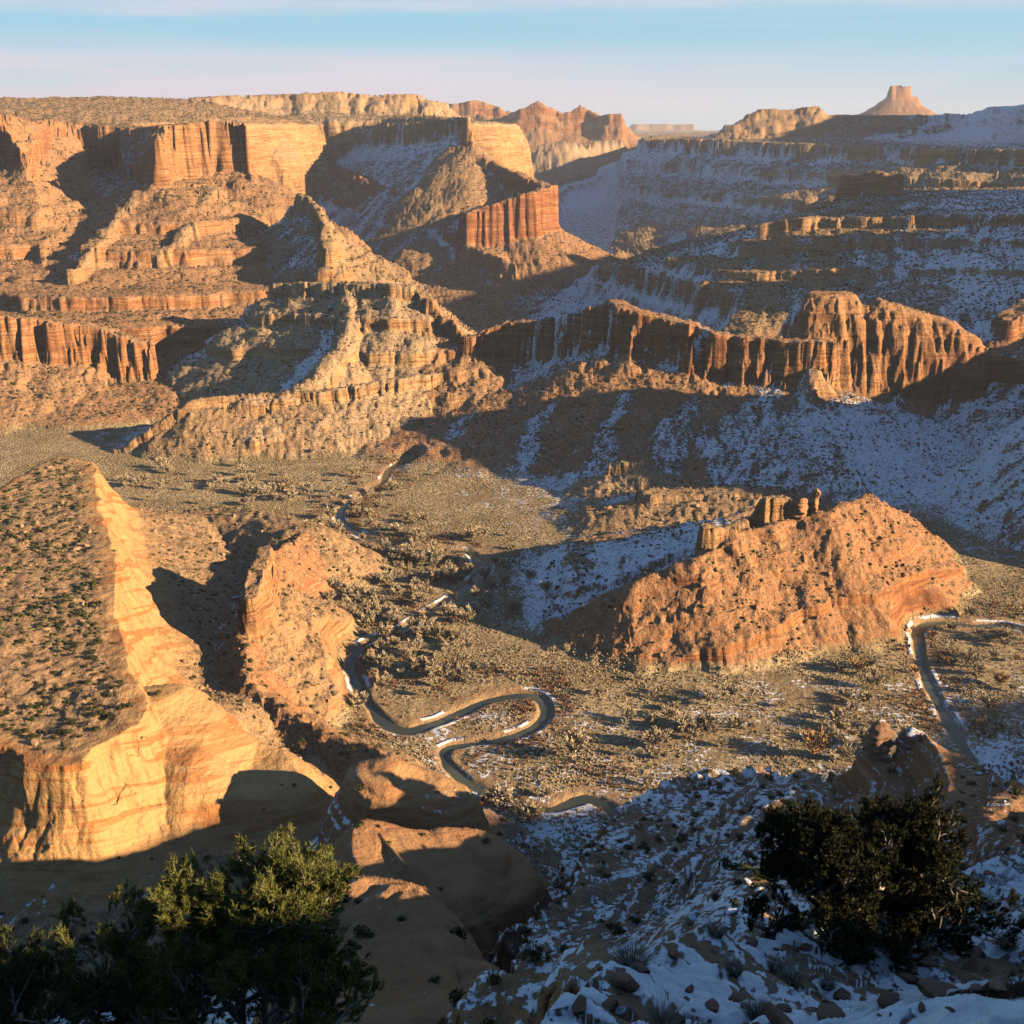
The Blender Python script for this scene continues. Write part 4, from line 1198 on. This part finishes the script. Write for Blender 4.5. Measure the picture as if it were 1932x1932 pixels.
conifer('juniper_tree', jl2 + Vector((0, 0, -0.2)), 36, 2.8, 1.6, 'smaller dark juniper grown into the left side of the broad rim juniper', 'tree', needle=(34, 0.075, 0.011, 0.75, 3), mt=M_JNEAR, nlimb=20, first=0.04, flat=0.75)


def grass_mesh(seed, mt, n=380, h=0.36):
    r = np.random.RandomState(seed); V = []
    for k in range(n):
        a = r.rand() * 6.28; rad = 0.12 * math.sqrt(r.rand()); b = np.array([rad * math.cos(a), rad * math.sin(a), -0.03])
        d = np.array([math.cos(a) * (0.1 + 0.6 * r.rand()), math.sin(a) * (0.1 + 0.6 * r.rand()), 1.0]); l = h * (0.55 + 0.6 * r.rand())
        w = np.cross(d, r.randn(3)); w = w / np.linalg.norm(w) * 0.0032
        m_ = b + d * l * 0.55; t_ = b + d * l + np.array([d[0], d[1], -0.4]) * l * 0.25
        V += [b - w, b + w, m_ + w * 0.8, m_ - w * 0.8, m_ - w * 0.8, m_ + w * 0.8, t_, t_ + w * 0.1]
    V = np.array(V)
    return make_mesh('grass_clump', V, np.arange(len(V)).reshape(-1, 4), mt)


GR = [grass_mesh(s, M_GRASS) for s in (1, 2, 3)]; GRO = grass_mesh(4, M_GRASSO)
CLUMPS = [(1192, 1812, 1.35, 'dry grass clump at the left edge of the near snow patch'), (1385, 1822, 0.8, 'small round grass clump in the middle of the snow patch'),
          (1428, 1905, 1.0, 'dry grass clump low in the snow patch near the bottom edge'), (1490, 1842, 1.2, 'large dry grass clump right of centre in the snow patch'),
          (1462, 1815, 0.8, 'thin grass clump just behind the large clump on the snow'), (1350, 1752, 0.9, 'grass clump on the brink behind the snow patch'),
          (1250, 1925, 1.0, 'grass clump cut by the bottom edge of the view'), (1620, 1800, 1.5, 'wide grass clump in front of the junipers'),
          (1760, 1740, 1.7, 'wide dark grass clump right of the junipers'), (1860, 1700, 1.2, 'grass clump on the bare brown slope at right'),
          (1560, 1850, 0.8, 'low grass tuft between two snow tongues'), (1905, 1585, 1.7, 'orange bunch of grass at the right edge of the rim'), (1900, 1775, 1.1, 'grass tuft far right on the brown slabs')]
for k, (px, py, s, lab) in enumerate(CLUMPS):
    o = link('grass_clump', GRO if 'orange' in lab else GR[k % 3], label=lab, category='grass clump')
    o.location = hit(px, py + 14, 5, 60); o.scale = (s, s, s); o.rotation_euler = (0, 0, k * 1.7)

# sandstone slabs and stones on the near rim
def slab_proto(seed):
    r = np.random.RandomState(seed); v, f = ico(2)
    for k in range(14):
        d = r.randn(3); d[2] *= 0.2; d /= np.linalg.norm(d); c = 0.35 + 0.35 * r.rand(); v = v - np.outer(np.maximum(v @ d - c, 0), d)
    v[:, 2] = np.clip(v[:, 2], -0.45, 0.45) + 0.05 * r.randn() * v[:, 0]
    v *= 1 + 0.02 * r.randn(len(v), 1)
    return v * np.array([1.0, 0.75, 0.42]), f


SLB = [make_mesh('rock_slab', *slab_proto(s), M_ROCKN) for s in range(6)]
SP = [(1345, 1900, .55, 'long flat slab poking through the lower part of the snow patch'), (1150, 1900, .5, 'brown slab at the left foot of the snow patch'), (1300, 1870, .35, 'pointed dark stone standing in the snow, left of centre'),
      (1680, 1890, .6, 'brown slab at the lower right between snow tongues'), (1590, 1880, .6, 'rounded slab right of the low grass clump'), (1760, 1870, .7, 'flat brown slab beside the last snow tongue'),
      (1880, 1880, .5, 'brown block in the bottom right corner'), (1840, 1800, .8, 'flat slab on the bare brown slope right of the grass'), (1480, 1905, .5, 'stone slab beside the low grass clump in the snow'),
      (1420, 1780, .5, 'low slab under the left skirt of the juniper'), (1220, 1775, .6, 'ledge block on the brink at the left end of the snow'), (1090, 1905, .5, 'stone at the very left of the near rim'),
      (1720, 1830, .5, 'slab between the wide grass clump and the snow tongue'), (1570, 1915, .7, 'dark slab at the bottom edge, right of the snow')]
for k, (px, py, s, lab) in enumerate(SP):
    o = link('rock_slab', SLB[k % 6], label=lab, category='rock'); q = hit(px, py, 5, 60); s *= 0.5
    o.location = q + Vector((0, 0, 0.02)); o.scale = (s, s, s * 0.7); o.rotation_euler = (-0.25, rng.randn() * 0.12, rng.rand() * 6.28)
r5 = np.random.RandomState(9)
GROUND3 = G3.reshape(-1, 3)
m_ = ((RR < 34) & SEEN & (RELg > 0.5) & (GX.reshape(NA, NROW) > 0)).ravel()
w = (AREA.ravel() * m_); w = w / w.sum()
ii = r5.choice(len(w), 190, p=w, replace=False)
SMALL = 0
for q in ii:
    P_ = GROUND3[q]; s = 0.06 + 0.09 * r5.pareto(2.2); s = min(s, 0.42)
    o = link('stone', SLB[r5.randint(6)], label='flat brown sandstone stone, one of many lying loose on the near rim', category='rock', group='loose stones on the near rim')
    o.location = P_ + [0, 0, s * 0.12]; o.scale = (s, s * (0.7 + 0.5 * r5.rand()), s * (0.6 + 0.6 * r5.rand())); o.rotation_euler = (-0.3 + r5.randn() * 0.15, r5.randn() * 0.15, r5.rand() * 6.28)


# rock spires
def spire(name, loc, prof, seed, mat, label, sx=1.0, sy=1.0, cat='rock spire', hole=None):
    """stacked, waisted column: prof = (height, radius) pairs"""
    r = np.random.RandomState(seed); K = 28; n = 44; H = prof[-1][0]; V = []
    ph = r.rand(6) * 6.28; BLK = r.rand(8, 12)
    for j in range(n):
        z = H * j / (n - 1); rr_ = np.interp(z, [p[0] for p in prof], [p[1] for p in prof])
        for a in range(K):
            an = 2 * math.pi * a / K
            rr2 = rr_ * (1 + 0.14 * math.sin(2 * an + ph[0]) + 0.09 * math.sin(3 * an + ph[1] + z * 0.3) + 0.05 * math.sin(7 * an + ph[2]) + 0.05 * math.sin(z * 2.3 + ph[3]) + 0.025 * r.randn()) * (0.72 + 0.5 * BLK[int(an * 1.3 + z * 0.11) % 8, int(z / H * 9 + 0.35 * math.sin(an * 2)) % 12])
            V.append([rr2 * math.cos(an) * sx + 0.06 * H * math.sin(z / H * 2.2 + ph[4]), rr2 * math.sin(an) * sy, z])
    V = np.array(V); F = []
    for j in range(n - 1):
        for a in range(K):
            F.append([j * K + a, j * K + (a + 1) % K, (j + 1) * K + (a + 1) % K, (j + 1) * K + a])
    F = np.array(F); top = np.array([[(n - 1) * K + a, (n - 1) * K + (a + 1) % K, len(V)] for a in range(K)])
    V = np.concatenate([V, [[V[-K:, 0].mean(), V[-K:, 1].mean(), H + prof[-1][1] * 0.3]]])
    o = link(name, make_mesh(name, V, [F, top], mat, False), label=label, category=cat)
    o.location = loc
    return o


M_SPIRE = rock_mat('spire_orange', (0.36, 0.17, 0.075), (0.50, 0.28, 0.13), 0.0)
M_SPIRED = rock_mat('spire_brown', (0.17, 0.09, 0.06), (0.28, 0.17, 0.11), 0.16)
b0 = at(1533, 968, 74)
spire('rock_spire', Vector((b0[0], b0[1], gz(b0[0], b0[1]) - 3)), [(0, 4.0), (8, 3.4), (13, 3.0), (16, 2.5), (17.5, 3.1), (20.5, 3.2), (22, 2.0)], 3, M_SPIRE, 'slender orange rock spire at the right end of the caprock on the centre right butte')
b0 = at(1512, 965, 76)
spire('rock_spire', Vector((b0[0], b0[1], gz(b0[0], b0[1]) - 3)), [(0, 6.0), (8, 5.5), (14, 4.2), (17, 3.0)], 4, M_SPIRE, 'short blocky rock spire between the caprock wall and the slender spire', 1.1, 0.9)
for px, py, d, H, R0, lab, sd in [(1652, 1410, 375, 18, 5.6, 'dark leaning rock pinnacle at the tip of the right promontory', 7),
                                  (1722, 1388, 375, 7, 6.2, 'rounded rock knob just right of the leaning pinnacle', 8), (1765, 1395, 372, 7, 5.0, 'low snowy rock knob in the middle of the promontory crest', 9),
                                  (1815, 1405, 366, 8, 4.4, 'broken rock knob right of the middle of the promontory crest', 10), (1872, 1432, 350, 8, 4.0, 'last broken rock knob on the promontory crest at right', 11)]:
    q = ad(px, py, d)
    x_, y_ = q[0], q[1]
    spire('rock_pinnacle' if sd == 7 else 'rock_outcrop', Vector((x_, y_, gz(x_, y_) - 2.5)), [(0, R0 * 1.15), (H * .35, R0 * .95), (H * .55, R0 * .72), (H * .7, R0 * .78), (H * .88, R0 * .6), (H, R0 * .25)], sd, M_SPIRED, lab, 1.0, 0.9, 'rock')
print('rim', round(time.time() - T0, 1))

# ------------------------------------------------------------------ air
bpy.context.view_layer.update()
hz = bpy.data.meshes.new('haze')
zt, zb, w_ = 900.0, -12.0, 26500.0
hv = [(-w_, -w_, zb), (w_, -w_, zb), (w_, w_, zb), (-w_, w_, zb), (-w_, -w_, zt), (w_, -w_, zt), (w_, w_, zt), (-w_, w_, zt)]
hz.from_pydata(hv, [], [(3, 2, 1, 0), (4, 5, 6, 7), (0, 1, 5, 4), (1, 2, 6, 5), (2, 3, 7, 6), (3, 0, 4, 7)])
mh = bpy.data.materials.new('haze'); mh.use_nodes = True
th = NT(mh.node_tree); th.n.remove(th.n['Principled BSDF'])
pv_ = th.node('ShaderNodeVolumePrincipled'); pv_.inputs['Density'].default_value = 3.2e-5
pv_.inputs['Color'].default_value = (0.82, 0.84, 1.0, 1); pv_.inputs['Anisotropy'].default_value = 0.1
th.l.new(pv_.outputs[0], th.n['Material Output'].inputs['Volume'])
hz.materials.append(mh)
link('haze', hz, kind='stuff', label='thin blue air haze filling the canyon', category='haze')
